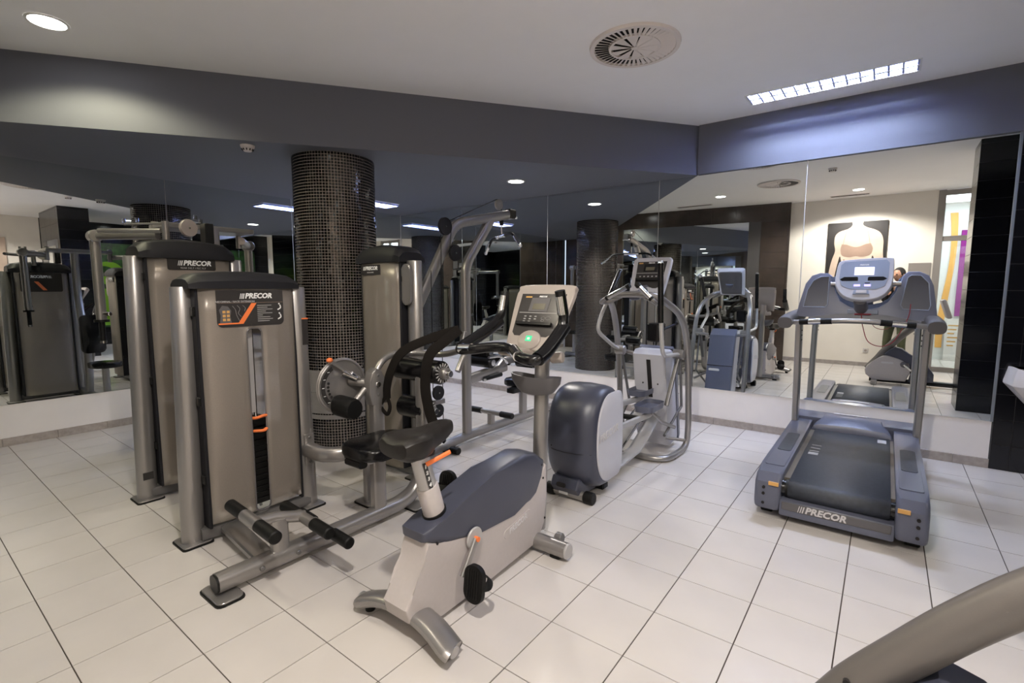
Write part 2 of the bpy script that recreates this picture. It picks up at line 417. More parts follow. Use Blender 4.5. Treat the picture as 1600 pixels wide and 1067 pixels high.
# freestanding dark pillar block on the right
for nm, a, b in (('wall_pillar_side', (0.74, 2.55), (0.74, 3.05)), ('wall_pillar_front', (0.74, 3.05), (2.4, 3.05)), ('wall_pillar_rear', (2.4, 2.55), (0.74, 2.55))):
    tiled_wall(nm, a, b, 0, ZC, 0.5, 0.205 if nm != 'wall_pillar_rear' else 0.31, thick=0.06, hole=(0.6, 1.3, 0.5, 2.35) if nm == 'wall_pillar_rear' else None)
bm = BM(); box(bm, XR, XR+0.1, YF, 2.7, 0, ZC); solo('wall_right_white', bm, 'cream_wall', kind='structure', smooth=False)
tiled_wall('wall_right_dark', (XR, 2.7), (XR, YB), 0, ZC, 0.6, 0.31)
tiled_wall('wall_recess_back', (XR, YB-0.012), (1.7, YB-0.012), 0, ZC, 0.6, 0.31)
# ---- wall behind the camera: white part and glazed door
bm = BM(); box(bm, -1.72, 0.60, YF-0.1, YF, 0, ZC); solo('wall_front', bm, 'cream_wall', kind='structure', smooth=False)
bm = BM(); box(bm, 1.62, XR+0.1, YF-0.1, YF, 0, ZC); solo('wall_front_far', bm, 'cream_wall', kind='structure', smooth=False)
bm = BM(); box(bm, -1.71, 0.60, YF, YF+0.012, 0, 0.075, 0.002); solo('baseboard_front', bm, 'skirting', kind='structure', smooth=False)
dr = bpy.data.objects.new('door_1', None); COL.objects.link(dr); dr['kind'] = 'structure'
for a in ((0.60, 0.70, 0, 3.12), (1.12, 1.18, 0, 3.12), (1.55, 1.62, 0, 3.12)):
    bm = BM(); box(bm, a[0], a[1], YF-0.08, YF+0.01, a[2], a[3], 0.004); part(dr, 'door_frame', bm, 'door_frame', smooth=False)
for z in (2.26, 3.03, 0.0):
    bm = BM(); box(bm, 0.70, 1.55, YF-0.07, YF+0.0, z, z+0.085, 0.004); part(dr, 'cross_rail', bm, 'door_frame', smooth=False)
for a, b in ((0.70, 1.12), (1.18, 1.55)):
    for z0, z1 in ((0.085, 2.26), (2.345, 3.03)):
        bm = BM(); box(bm, a, b, YF-0.045, YF-0.037, z0, z1); part(dr, 'door_pane', bm, 'door_glass', smooth=False)
# corridor beyond the door
bm = BM(); box(bm, 0.0, XR, YF-2.1, YF-2.0, 0, ZC); solo('wall_corridor', bm, 'art_white', kind='structure', smooth=False)
bm = BM(); box(bm, -0.1, 0.0, YF-2.1, YF-0.1, 0, ZC); solo('wall_corridor_side', bm, 'cream_wall', kind='structure', smooth=False)
bm = BM(); box(bm, XR, XR+0.1, YF-2.1, YF, 0, ZC); solo('wall_corridor_end', bm, 'cream_wall', kind='structure', smooth=False)
cl = thing('corridor_fill_panel', 'added panel brightening the corridor beyond the glazed door in place of daylight', 'ceiling light', (1.2, YF-1.0, ZC))  # glowing panel added to light the corridor where daylight would
bm = BM(); box(bm, .3, 2.6, YF-1.6, YF-.4, ZC-.02, ZC-.003); part(cl, 'fill_panel', bm, 'fill_glow', smooth=False)
# wall art in the corridor: orange wave
zz_ = [2.95-0.1*i for i in range(28)]
wv = [(1.00+0.05*math.sin(z*1.7-2.4), z) for z in zz_] + [(0.90+0.06*math.sin(z*1.9-2.6), z) for z in zz_[::-1]]
bm = BM(); prism(bm, wv, 'y', YF-1.995, YF-1.98); solo('wave_artwork', bm, 'art_orange', 'orange wavy artwork on the white corridor wall beyond the glass door', 'artwork', origin=(0.8, YF-1.99, 1.5), smooth=False)
bm = BM(); prism(bm, [(1.10, 0.9), (1.10, 2.60), (1.32, 2.60), (1.32, 0.9)], 'y', YF-1.99, YF-1.94, 0.004); solo('purple_panel', bm, 'purple', 'tall purple panel on the corridor wall beside the orange wave', 'panel', origin=(1.21, YF-1.97, 0.9), smooth=False)
ns = thing('notice_board', 'pale leaning notice card with lines of text in the corridor below the purple panel', 'sign', (1.10, YF-1.9, 0))
bm = BM(); loft(bm, [[V(.98, YF-1.86, 0), V(1.22, YF-1.86, 0), V(1.22, YF-1.94, .85), V(.98, YF-1.94, .85)], [V(.98, YF-1.83, 0), V(1.22, YF-1.83, 0), V(1.22, YF-1.92, .85), V(.98, YF-1.92, .85)]]); part(ns, 'card', bm, 'ceramic', smooth=False)
for k in range(6):
    z = .70-.08*k; y_ = YF-1.83-.09*z/.85; bm = BM(); box(bm, 1.02, 1.18-.03*(k % 3), y_, y_+.003, z, z+.025); part(ns, 'text_line', bm, 'amber', smooth=False)

# ---- mosaic column
CX, CY, CR = -4.204, 2.779, 0.364
colr = bpy.data.objects.new('mosaic_column', None); COL.objects.link(colr); colr.location = (CX, CY, 0); colr['kind'] = 'structure'
colr['label'] = 'round column clad in small black mosaic tiles with a grey band'
bm = BM(); cyl(bm, (CX, CY, 0), (CX, CY, ZS), CR-0.003, 72); part(colr, 'column_core', bm, 'mosaic_grout')
NT = 87; NR = 100; dz = ZS/NR; da = 2*math.pi/NT
bm = BM()
for r in range(NR):
    z0, z1 = r*dz+0.0024, (r+1)*dz-0.0024
    for k in range(NT):
        a0, a1 = k*da+0.0062, (k+1)*da-0.0062; ra = CR-0.004; rb = CR+0.0005+random.uniform(-0.0004, 0.0006)
        O = [bm.verts.new((CX+ra*math.cos(a), CY+ra*math.sin(a), z)) for a, z in ((a0, z0), (a1, z0), (a1, z1), (a0, z1))]
        tl = random.uniform(-.0006, .0006)
        I = [bm.verts.new((CX+(rb+tl*s)*math.cos(a), CY+(rb+tl*s)*math.sin(a), z)) for a, z, s in ((a0, z0, 1), (a1, z0, -1), (a1, z1, -1), (a0, z1, 1))]
        bm.faces.new(I)
        for q in range(4): bm.faces.new((O[q], O[(q+1) % 4], I[(q+1) % 4], I[q]))
part(colr, 'mosaic_tiles', bm, 'mosaic_tile', smooth=False, kind='stuff')
for z0, z1, rr, mm in ((0.315, 0.505, 0.369, 'band_grey'), (0.508, 0.71, 0.369, 'band_grey'), (0.302, 0.315, 0.360, 'black_metal'), (0.262, 0.302, 0.372, 'band_grey')):
    bm = BM(); arc = [R_(-118+4*k) for k in range(34)]   # the band only wraps the side towards the machines
    ring = [[V(CX+q*math.cos(a), CY+q*math.sin(a), z) for q, z in ((rr-.012, z0), (rr, z0), (rr, z1), (rr-.012, z1))] for a in arc]
    loft(bm, ring); part(colr, 'band_strip', bm, mm)

# ============================================================ CEILING FITTINGS
def downlight(x, y, z, lab, power=None, col=(1.0, 0.93, 0.85), r=0.085, grp=None, ang=150):
    t = thing('recessed_downlight', lab, 'ceiling light', (x, y, z), grp or 'recessed downlights')
    bm = BM(); N = 32
    rs = [[V(x+rr*math.cos(2*math.pi*k/N), y+rr*math.sin(2*math.pi*k/N), zz) for k in range(N)] for rr, zz in ((r+0.016, z-0.0005), (r+0.014, z-0.006), (r, z-0.006), (r-0.004, z-0.001))]
    loft(bm, rs, cap=False); part(t, 'ring', bm, 'lamp_ring')
    bm = BM(); cyl(bm, (x, y, z-0.0035), (x, y, z-0.0015), r-0.003, 32); part(t, 'lamp_disc', bm, 'lamp_white')
    ld = bpy.data.lights.new('downlight_lamp', 'SPOT'); ld.energy = power or POW_DOWN; ld.color = col; ld.spot_size = R_(ang); ld.spot_blend = 0.35; ld.shadow_soft_size = 0.07
    lo = bpy.data.objects.new('downlight_lamp', ld); COL.objects.link(lo); lo.parent = t; lo.location = (0, 0, -0.03)
    return t
downlight(-4.35, 0.86, ZC, 'bright round downlight in the pale ceiling beside the diagonal beam, top left', 21, (1.0, 0.94, 0.62), r=0.095)
downlight(-3.36, 4.50, ZS, 'round downlight set in the dark soffit near the back mirror')
downlight(-2.55, 1.15, ZC, 'round ceiling downlight seen in the mirror above the dark tiled wall', 9, (1.0, 0.88, 0.68))
downlight(-0.50, 0.42, ZC, 'round ceiling downlight seen in the mirror above the torso poster', 95)
downlight(1.9, 1.2, ZC, 'added unseen round ceiling downlight on the far right side near the glazed door', 60)  # out of view, added to fill the right side with light
downlight(2.3, 4.2, ZC, 'added unseen round ceiling downlight over the dark recess on the right', 14)  # another unseen lamp, added for general fill
bm = BM()
def louvre_fixture(x0, x1, y0, y1, z, lab, long_axis, cells, strength=1.0, grp=None):
    t = thing('fluorescent_fixture', lab, 'ceiling light', ((x0+x1)/2, (y0+y1)/2, z), 'fluorescent fixtures')
    bm = BM()
    box(bm, x0-.012, x1+.012, y0-.012, y0, z-.006, z+.001); box(bm, x0-.012, x1+.012, y1, y1+.012, z-.006, z+.001)
    box(bm, x0-.012, x0, y0, y1, z-.006, z+.001); box(bm, x1, x1+.012, y0, y1, z-.006, z+.001); part(t, 'frame', bm, 'lamp_ring', smooth=False)
    bm = BM(); box(bm, x0, x1, y0, y1, z-.003, z-.0005); part(t, 'light_tray', bm, 'tray_light', smooth=False)
    bm = BM(); th = 0.003; dp = 0.03
    if long_axis == 'x':
        for k in range(cells+1):
            xx = x0+(x1-x0)*k/cells; box(bm, xx-th, xx+th, y0, y1, z-dp, z-.004)
        for yy in (y0+.004, (y0+y1)/2, y1-.004): box(bm, x0, x1, yy-th, yy+th, z-dp, z-.004)
    else:
        for k in range(cells+1):
            yy = y0+(y1-y0)*k/cells; box(bm, x0, x1, yy-th, yy+th, z-dp, z-.004)
        for xx in (x0+.004, (x0+x1)/2, x1-.004): box(bm, xx-th, xx+th, y0, y1, z-dp, z-.004)
    part(t, 'louvre_grid', bm, 'louvre', smooth=False)
    return t
LT = thing('fluorescent_fixture', 'long louvred fluorescent fixture in the pale ceiling above the treadmill', 'ceiling light', (-.5, 4.97, ZC), 'fluorescent fixtures')
x0, x1, y0, y1 = FX
bm = BM(); box(bm, x0-.012, x1+.012, y0-.012, y0, ZC-.005, ZC+.001); box(bm, x0-.012, x1+.012, y1, y1+.012, ZC-.005, ZC+.001); box(bm, x0-.012, x0, y0, y1, ZC-.005, ZC+.001); box(bm, x1, x1+.012, y0, y1, ZC-.005, ZC+.001); part(LT, 'frame', bm, 'lamp_ring', smooth=False)
bm = BM(); box(bm, x0, x1, y0, y1, ZC+.070, ZC+.074); box(bm, x0, x1, y0, y0+.003, ZC, ZC+.07); box(bm, x0, x1, y1-.003, y1, ZC, ZC+.07); box(bm, x0, x0+.003, y0, y1, ZC, ZC+.07); box(bm, x1-.003, x1, y0, y1, ZC, ZC+.07); part(LT, 'reflector_tray', bm, 'cell_dim_violet', smooth=False)
for yy in (y0+.065, y1-.065):
    bm = BM(); cyl(bm, (x0+.02, yy, ZC+.052), (x1-.02, yy, ZC+.052), .012, 10); part(LT, 'lamp_tube', bm, 'tube_light')
for k in range(14):
    xx = x0+.006+(x1-x0-.012)*k/13; bm = BM(); prism(bm, [(xx-.007, ZC-.002), (xx+.007, ZC-.002), (xx+.0015, ZC+.036), (xx-.0015, ZC+.036)], 'y', y0+.003, y1-.003); part(LT, 'louvre_blade', bm, 'louvre', smooth=False)
ym_ = (y0+y1)/2; bm = BM(); prism(bm, [(ym_-.013, ZC-.003), (ym_+.013, ZC-.003), (ym_+.002, ZC+.036), (ym_-.002, ZC+.036)], 'x', x0, x1); part(LT, 'louvre_spine', bm, 'cell_dim_violet', smooth=False)
bm = BM(); box(bm, x0, x1, ym_-.011, ym_+.011, ZC-.006, ZC-.003); part(LT, 'spine_lit_edge', bm, 'lamp_ring', smooth=False)  # white strip painted in as the lit lower edge of the spine
louvre_fixture(-5.86, -5.58, 3.46, 4.70, ZS, 'louvred fluorescent fixture in the dark soffit left of the column', 'y', 13)

def swirl(x, y, z, lab, r=0.31):
    t = thing('round_air_diffuser', lab, 'air vent', (x, y, z), 'round air diffusers')
    def ring(r0, r1, z0, z1, nm, N=48):
        bm = BM(); rs = [[V(x+rr*math.cos(2*math.pi*k/N), y+rr*math.sin(2*math.pi*k/N), zz) for k in range(N)] for rr, zz in ((r1, z0), (r1-.004, z1), (r0+.004, z1), (r0, z0))]
        loft(bm, rs, cap=False); part(t, nm, bm, 'vent_white')
    bm = BM(); cyl(bm, (x, y, z-.002), (x, y, z-.0005), r-.01, 48); part(t, 'dark_backing', bm, 'vent_dark')
    ring(r*.88, r, z, z-.02, 'outer_ring'); ring(r*.50, r*.58, z-.002, z-.018, 'inner_ring')
    def blade(a, r0, r1, wd, tw):
        bm = BM(); c, s = math.cos(a), math.sin(a); d = V(c, s, 0); n = V(-s, c, 0)
        q = [V(x, y, z-.010)+d*r0-n*wd*.5*r0/r1, V(x, y, z-.010)+d*r1-n*wd*.5, V(x, y, z-.010)+d*r1+n*wd*.5+V(0, 0, tw), V(x, y, z-.010)+d*r0+n*wd*.5*r0/r1+V(0, 0, tw)]
        loft(bm, [q, [p-V(0, 0, .002) for p in q]]); part(t, 'blade', bm, 'vent_white', smooth=False)
    for k in range(44): blade(2*math.pi*k/44, r*.57, r*.90, 0.024, -.007)
    for k in range(10): blade(2*math.pi*k/10, 0.02, r*.51, 0.085, -.008)
    bm = BM(); cyl(bm, (x, y, z-.02), (x, y, z-.002), 0.022, 16); part(t, 'hub', bm, 'vent_white')
swirl(-1.51, 3.40, ZC, 'large round white swirl air diffuser in the ceiling, seen directly')
swirl(-1.50, 1.79, ZC, 'round swirl air diffuser seen only as a reflection in the right mirror')
def smoke(x, y, z, lab):
    t = thing('smoke_detector', lab, 'smoke detector', (x, y, z), 'smoke detectors')
    bm = BM(); cyl(bm, (x, y, z-.018), (x, y, z), 0.052, 24, r2=0.056); part(t, 'base', bm, 'vent_white')
    bm = BM(); cyl(bm, (x, y, z-.048), (x, y, z-.018), 0.030, 20, r2=0.047); part(t, 'sensor_cap', bm, 'vent_white')
    for k in range(10):
        a = 2*math.pi*k/10; bm = BM(); cyl(bm, (x+.036*math.cos(a), y+.036*math.sin(a), z-.042), (x+.045*math.cos(a), y+.045*math.sin(a), z-.030), .005, 6); part(t, 'slot', bm, 'vent_dark')
smoke(-4.32, 2.05, ZS, 'small white smoke detector on the dark soffit in front of the column')
smoke(-0.72, 2.45, ZC, 'smoke detector on the pale ceiling seen in the right mirror')
def slotvent(x0, x1, y0, y1, z, lab):
    t = thing('slot_vent', lab, 'air vent', ((x0+x1)/2, (y0+y1)/2, z)); bm = BM(); box(bm, x0, x1, y0, y1, z-.008, z, .002); part(t, 'frame', bm, 'vent_white', smooth=False)
    n = 4
    for k in range(n):
        yy = y0+(y1-y0)*(k+.5)/n; bm = BM(); box(bm, x0+.015, x1-.015, yy-.006, yy+.006, z-.0095, z-.0075); part(t, 'slot', bm, 'vent_dark', smooth=False)
slotvent(-3.6, -2.9, 0.35, 0.45, ZC, 'narrow slot vent in the ceiling near the dark tiled wall')
slotvent(-0.95, -0.35, -0.15, -0.05, ZC, 'narrow slot vent in the ceiling near the torso poster')
#PART2
# ============================================================ WEIGHT MACHINES
def tower(t, xf, xb, y0, y1, zt, tl, tr, slot=None, cap_h=0.10, tube=(0.050, 0.060), stack=12, swap=False):
    """shrouded weight tower. xf = face towards +x, xb = rear face; tubes centred at tl, tr=(x, y, lean). swap exchanges x and y"""
    S = (lambda x, y, z: V(y, x, z)) if swap else (lambda x, y, z: V(x, y, z))
    for (tx, ty, ln) in (tl, tr):
        bm = BM(); sweep(bm, [S(tx, ty, .012), S(tx, ty+ln*.5, zt*.5), S(tx, ty+ln, zt-.008), S(tx, ty+ln, zt)], tube[0], tube[1], 24, up=S(0, 1, 0), scale=[1, 1, 1, .93])
        part(t, 'frame_tube', bm, 'silver')
        p = S(tx, ty, 0); foot_plate(t, p.x, p.y, 0.17, 0.15) if not swap else foot_plate(t, p.x, p.y, 0.15, 0.17)
        # lug with bolts between tube and shroud
    sg = 1 if xf > xb else -1
    def panel(x, sgn, nm, slot):
        sgn *= sg
        bm = BM(); ny, nz = 12, 10
        ys = [y0+(y1-y0)*k/ny for k in range(ny+1)]; zs = [0.085+(zt-0.085-.01)*k/nz for k in range(nz+1)]
        if slot:
            for a in slot[:2]:
                k = min(range(len(ys)), key=lambda q: abs(ys[q]-a)); ys[k] = a
            for a in slot[2:]:
                k = min(range(len(zs)), key=lambda q: abs(zs[q]-a)); zs[k] = a
        def X(y):
            u = (y-y0)/(y1-y0); return x + sgn*(0.022*(1-(2*u-1)**4) - 0.012*math.exp(-((u-.36)/.03)**2))
        g = [[bm.verts.new(S(X(y), y, z)) for z in zs] for y in ys]
        for i in range(ny):
            for j in range(nz):
                ym, zm = (ys[i]+ys[i+1])/2, (zs[j]+zs[j+1])/2
                if slot and slot[0] < ym < slot[1] and slot[2] < zm < slot[3]: continue
                bm.faces.new((g[i][j], g[i+1][j], g[i+1][j+1], g[i][j+1]))
        o = part(t, nm, bm, 'smoked_panel'); md = o.modifiers.new('thickness', 'SOLIDIFY'); md.thickness = 0.005
        return X
    X = panel(xf, 1, 'front_shroud', slot); panel(xb, -1, 'rear_shroud', None)
    for y in (y0-.008, y1+.008):
        bm = BM(); A = S(xb-sg*.01, y-.008, .085); B = S(xf+sg*.005, y+.008, zt-.012); box(bm, min(A.x, B.x), max(A.x, B.x), min(A.y, B.y), max(A.y, B.y), A.z, B.z, .003); part(t, 'side_strip', bm, 'charcoal', smooth=False)
        for z in (.35, .8, zt-.16):
            bm = BM(); A = S(xf-sg*.045, y-.02, z); B = S(xf-sg*.005, y+.02, z+.05); box(bm, min(A.x, B.x), max(A.x, B.x), min(A.y, B.y), max(A.y, B.y), A.z, B.z, .004); part(t, 'clip', bm, 'black_metal', smooth=False)
    # curved cap
    n = 14; rings = []
    e0, e1 = y0-.05, y1+.035
    for k in range(n+1):
        u = k/n; y = e0+(e1-e0)*u; h = cap_h*(0.62+0.38*math.sin(math.pi*min(1, max(0, u)))**.5); lo = zt-.010
        ins = .010 if k in (0, n) else 0; xa, xb2 = xb-sg*(.03-ins), xf+sg*(.035-ins); h -= ins
        rings.append([S(xb2, y, lo), S(xb2, y, lo+h*.45), S(xb2-sg*.035, y, lo+h*.88), S(xb2-sg*.075, y, lo+h), S(xa+sg*.075, y, lo+h), S(xa+sg*.035, y, lo+h*.88), S(xa, y, lo+h*.45), S(xa, y, lo)])
    bm = BM(); loft(bm, rings); part(t, 'top_cap', bm, 'charcoal', label='curved charcoal plastic cap')
    # weight stack
    xm = (xf+xb)/2; ym = (slot[0]+slot[1])/2 if slot else (y0+y1)/2; wp = .185
    for k in range(stack):
        z = .12+.037*k; bm = BM(); A = S(xm-.06, ym-wp, z); B = S(xm+.06, ym+wp, z+.034)
        box(bm, min(A.x, B.x), max(A.x, B.x), min(A.y, B.y), max(A.y, B.y), z, z+.034, .003); o = part(t, 'weight_plate', bm, 'black_metal', smooth=False)
        p = S(xm+sg*.0605, ym-.042, z+.017); bm = BM(); q = S(sg, 0, 0); cyl(bm, p, p+q*.006, .009, 8); part(o, 'pin_hole', bm, 'silver_dark')
    zt2 = .12+.037*stack
    bm = BM(); A = S(xm-.055, ym-.09, zt2); B = S(xm+.055, ym+.09, zt2+.06); box(bm, min(A.x, B.x), max(A.x, B.x), min(A.y, B.y), max(A.y, B.y), zt2, zt2+.06, .01); part(t, 'top_weight', bm, 'black_metal', smooth=False)
    for d in (-.034, .030):
        bm = BM(); p = S(xm+.02, ym+d, .09); cyl(bm, p, p+V(0, 0, zt-.13), .010, 12); part(t, 'guide_rod', bm, 'chrome')
    return X, zt2

# ---------------- A: abdominal and back machine
A = thing('weight_machine', 'grey weight machine with foot rollers and shoulder straps, nearest the camera on the left', 'exercise machine', (-2.75, 1.5, 0))
XA, za = tower(A, -2.985, -3.19, 1.105, 1.640, 1.46, (-3.085, 1.035, .032), (-3.02, 1.708, -.028), slot=(1.345, 1.425, .11, 1.215), stack=13)
# pale strip standing in for brightness seen through the slot, and slot rim
bm = BM(); box(bm, -3.035, -3.030, 1.352, 1.402, .70, 1.235); part(A, 'slot_bright_strip', bm, 'silver_light', smooth=False)
bm = BM(); rr = [(1.385+p[0], .6625+p[1]) for p in rrect(.088, 1.113, .03, 5)]; pts = [V(-2.962, a, b) for a, b in rr]; sweep(bm, pts, .005, .005, 6, closed=True, up=(1, 0, 0)); part(A, 'slot_rim', bm, 'dark_grey_plastic')
for z, sl in ((za+.075, .2), (za-.005, -.3)):
    bm = BM(); sweep(bm, spline([V(-2.99, 1.355, z), V(-2.955, 1.37, z+.006), V(-2.945, 1.40, z+.02*sl+.01), V(-2.95, 1.422, z+.012)], 4), .012, .009, 10); part(A, 'selector_pin', bm, 'orange', label='orange weight selector pin')
bm = BM(); cyl(bm, (-3.05, 1.36, za+.06), (-3.05, 1.36, za+.15), .013, 10); part(A, 'stack_cable_end', bm, 'silver')
def placard(t, xp, y0, y1, z0, z1, r=.03, m='console_black'):
    bm = BM(); pts = [(y0, z1), (y1, z1)]
    for k in range(6): a = R_(-90*k/5); pts.append((y1-r+r*math.cos(a), z0+r+r*math.sin(a)))
    for k in range(6): a = R_(-90-90*k/5); pts.append((y0+r+r*math.cos(a), z0+r+r*math.sin(a)))
    prism(bm, pts, 'x', xp, xp+.004); return part(t, 'placard', bm, m, smooth=False)
pl = placard(A, -2.962, 1.186, 1.566, 1.232, 1.442)
xp = -2.9575
logo(A, (xp, 1.405, 1.407), (0, 1, 0), (0, 0, 1), .030)
text(A, 'machine_title', 'ABDOMINAL / BACK EXTENSION', 'grey_print', (xp, 1.287, 1.376), (0, 1, 0), (0, 0, 1), .0145, bold=.0002)
bm = BM(); box(bm, xp-.001, xp+.0005, 1.19, 1.562, 1.3685, 1.3700); part(A, 'placard_rule', bm, 'poster_bra', smooth=False)
bm = BM(); prism(bm, [(1.192, 1.256), (1.300, 1.256), (1.376, 1.366), (1.405, 1.366), (1.325, 1.248), (1.192, 1.248)], 'x', xp-.001, xp+.0008); part(A, 'placard_stripe', bm, 'orange', smooth=False)
# small anatomical print: torso shape and outlines
bm = BM(); prism(bm, [(1.20, 1.255), (1.205, 1.30), (1.197, 1.33), (1.215, 1.355), (1.245, 1.350), (1.262, 1.325), (1.255, 1.295), (1.262, 1.255)], 'x', xp-.001, xp+.0004); part(A, 'placard_figure', bm, 'dark_grey_plastic', smooth=False)
for k in range(6):
    bm = BM(); yy, zz = 1.215+.022*(k % 2), 1.268+.022*(k//2); box(bm, xp, xp+.0009, yy, yy+.016, zz, zz+.014, .0003); part(A, 'placard_muscle', bm, 'amber', smooth=False)
for q in ([(1.270, 1.352), (1.285, 1.330), (1.290, 1.300), (1.305, 1.265)], [(1.295, 1.355), (1.310, 1.335), (1.300, 1.31), (1.315, 1.29)], [(1.325, 1.355), (1.340, 1.34), (1.335, 1.32)]):
    bm = BM(); sweep(bm, spline([V(xp, a, b) for a, b in q], 3), .0012, .0008, 4); part(A, 'placard_outline', bm, 'grey_print')
for k in range(9):
    bm = BM(); L = (.085, .06, .09, .05, .088, .03, .075, .09, .07)[k]; zz = 1.350-.0115*k; box(bm, xp, xp+.0006, 1.408, 1.408+L, zz, zz+.0035); part(A, 'placard_text_line', bm, 'grey_print', smooth=False)
for zc in (1.335, 1.278):
    bm = BM(); sweep(bm, spline([V(xp, 1.545, zc+.018), V(xp, 1.548, zc), V(xp, 1.53, zc-.012)], 4), .004, .001, 6, up=(1, 0, 0)); ball(bm, (xp, 1.54, zc+.024), .001, .005, .005, 8, 6); part(A, 'placard_pictogram', bm, 'white_print')
bm = BM(); box(bm, -2.976, -2.966, 1.708-.02, 1.708+.022, 1.09, 1.26, .003); part(A, 'warning_label', bm, 'console_black', smooth=False)
bm = BM(); box(bm, -2.976, -2.9655, 1.708-.02, 1.708+.022, 1.255, 1.263, .001); part(A, 'warning_label_edge', bm, 'orange', smooth=False)
# base rail of the tower, link plate and long floor beam rising into the mast
bm = BM(); sweep(bm, [V(-3.04, 1.06, .05), V(-3.0, 1.70, .05)], .03, .035, 12, ex=4); part(A, 'base_rail', bm, 'silver_dark')
bm = BM(); sweep(bm, [V(-2.99, 1.205, .055), V(-2.42, 1.15, .055)], .055, .028, 14, ex=3.2); part(A, 'link_beam', bm, 'silver')
bm = BM(); sweep(bm, fillet([V(-2.43, .895, .068), V(-2.43, 2.12, .068), V(-2.43, 2.215, .30), V(-2.43, 2.215, .93)], .20, 10), .046, .045, 16, ex=2.6); part(A, 'floor_beam', bm, 'silver')
bm = BM(); sweep(bm, [V(-2.43, .885, .068), V(-2.43, .897, .068)], .044, .041, 16, ex=2.6); part(A, 'beam_end_cap', bm, 'black_metal')
foot_plate(A, -2.43, .92, .21, .12, .03); foot_plate(A, -2.43, 2.12, .16, .12)
for y in (1.09, 1.28): bolt(A, (-2.382, y, .068), (1, 0, 0), .013)
# foot roller assembly
bm = BM(); sweep(bm, [V(-2.43, 1.205, .10), V(-2.43, 1.205, .27)], .032, .045, 14, up=(0, 1, 0), ex=3); part(A, 'roller_upright', bm, 'silver')
bm = BM(); sweep(bm, [V(-2.44, 1.09, .290), V(-2.44, 1.20, .275), V(-2.40, 1.33, .245)], .030, .030, 14); part(A, 'roller_beam', bm, 'silver')
def padbar(t, c, d, half, gap, r, rm=.034):
    c, d = Vector(c), Vector(d).normalized()
    bm = BM(); cyl(bm, c-d*gap, c+d*gap, rm, 16); b = part(t, 'roller_bar', bm, 'silver')
    for s in (-1, 1):
        bm = BM(); cyl(bm, c+d*s*gap, c+d*s*half, r, 18, bev=.006); part(t, 'foot_roller', bm, 'rubber', label='black ribbed foot roller')
padbar(A, (-2.475, 1.092, .290), (1, -.06, 0), .275, .085, .032, .032)
padbar(A, (-2.36, 1.315, .245), (1, -.06, 0), .245, .08, .031, .028)
padbar(A, (-2.28, 1.365, .205), (1, -.07, 0), .26, .10, .029, .024)
bm = BM(); sweep(bm, [V(-2.43, 1.43, .09), V(-2.43, 1.43, .15)], .02, .025, 10, ex=3); part(A, 'bracket', bm, 'silver')
# seat on its posts
bm = BM(); sweep(bm, [V(-2.43, 1.835, .10), V(-2.43, 1.835, .415)], .033, .047, 14, up=(0, 1, 0), ex=3.2); part(A, 'seat_post', bm, 'silver')
bm = BM(); sweep(bm, [V(-2.43, 1.69, .425), V(-2.43, 2.20, .425)], .033, .028, 12, ex=3.5); part(A, 'seat_rail', bm, 'silver')
bm = BM(); prism(bm, rrect(.33, .43, .09, 6, -2.43, 1.87), 'z', .452, .525, .022, 3); part(A, 'seat_pad', bm, 'vinyl', label='glossy black seat pad')
bm = BM(); sweep(bm, [V(-2.50, 1.68, .43), V(-2.36, 1.68, .43)], .03, .022, 12, ex=3); part(A, 'seat_bumper', bm, 'vinyl')
bm = BM(); sweep(bm, [V(-2.72, 1.98, .012), V(-2.72, 1.98, .45)], .027, .04, 12, up=(0, 1, 0), ex=3.2); part(A, 'rear_post', bm, 'silver'); foot_plate(A, -2.72, 1.98, .17, .13, .02)
# arm from the right tower tube to the pivot upright
bm = BM(); sweep(bm, fillet([V(-2.985, 1.70, .395), V(-2.80, 1.69, .395), V(-2.70, 1.80, .395), V(-2.70, 2.02, .425), V(-2.70, 2.09, .43)], [0, .10, .10, .03, 0], 8), .045, .048, 16, ex=2.6); part(A, 'side_arm', bm, 'silver')
bm = BM(); sweep(bm, [V(-2.965, 1.70, .30), V(-2.965, 1.70, .50)], .034, .008, 12, up=(1, 0, 0), ex=3); part(A, 'arm_bracket', bm, 'silver')
for z in (.32, .48): bolt(A, (-2.957, 1.70, z), (1, 0, 0), .011)
bm = BM(); sweep(bm, [V(-2.70, 2.045, .40), V(-2.70, 2.045, .70)], .034, .046, 14, up=(0, 1, 0), ex=4); part(A, 'pivot_upright', bm, 'silver')
bm = BM(); prism(bm, [(1.985, .68), (2.105, .68), (2.125, .73), (2.09, .76), (2.095, .84), (2.07, .90), (2.03, .925), (1.99, .90), (1.975, .84), (1.965, .76)], 'x', -2.735, -2.665, .008, 2); part(A, 'pivot_housing', bm, 'silver')
bolt(A, (-2.664, 2.035, .815), (1, 0, 0), .020, 'chrome'); bolt(A, (-2.664, 2.035, .875), (1, 0, 0), .010); bolt(A, (-2.664, 2.035, .745), (1, 0, 0), .010)
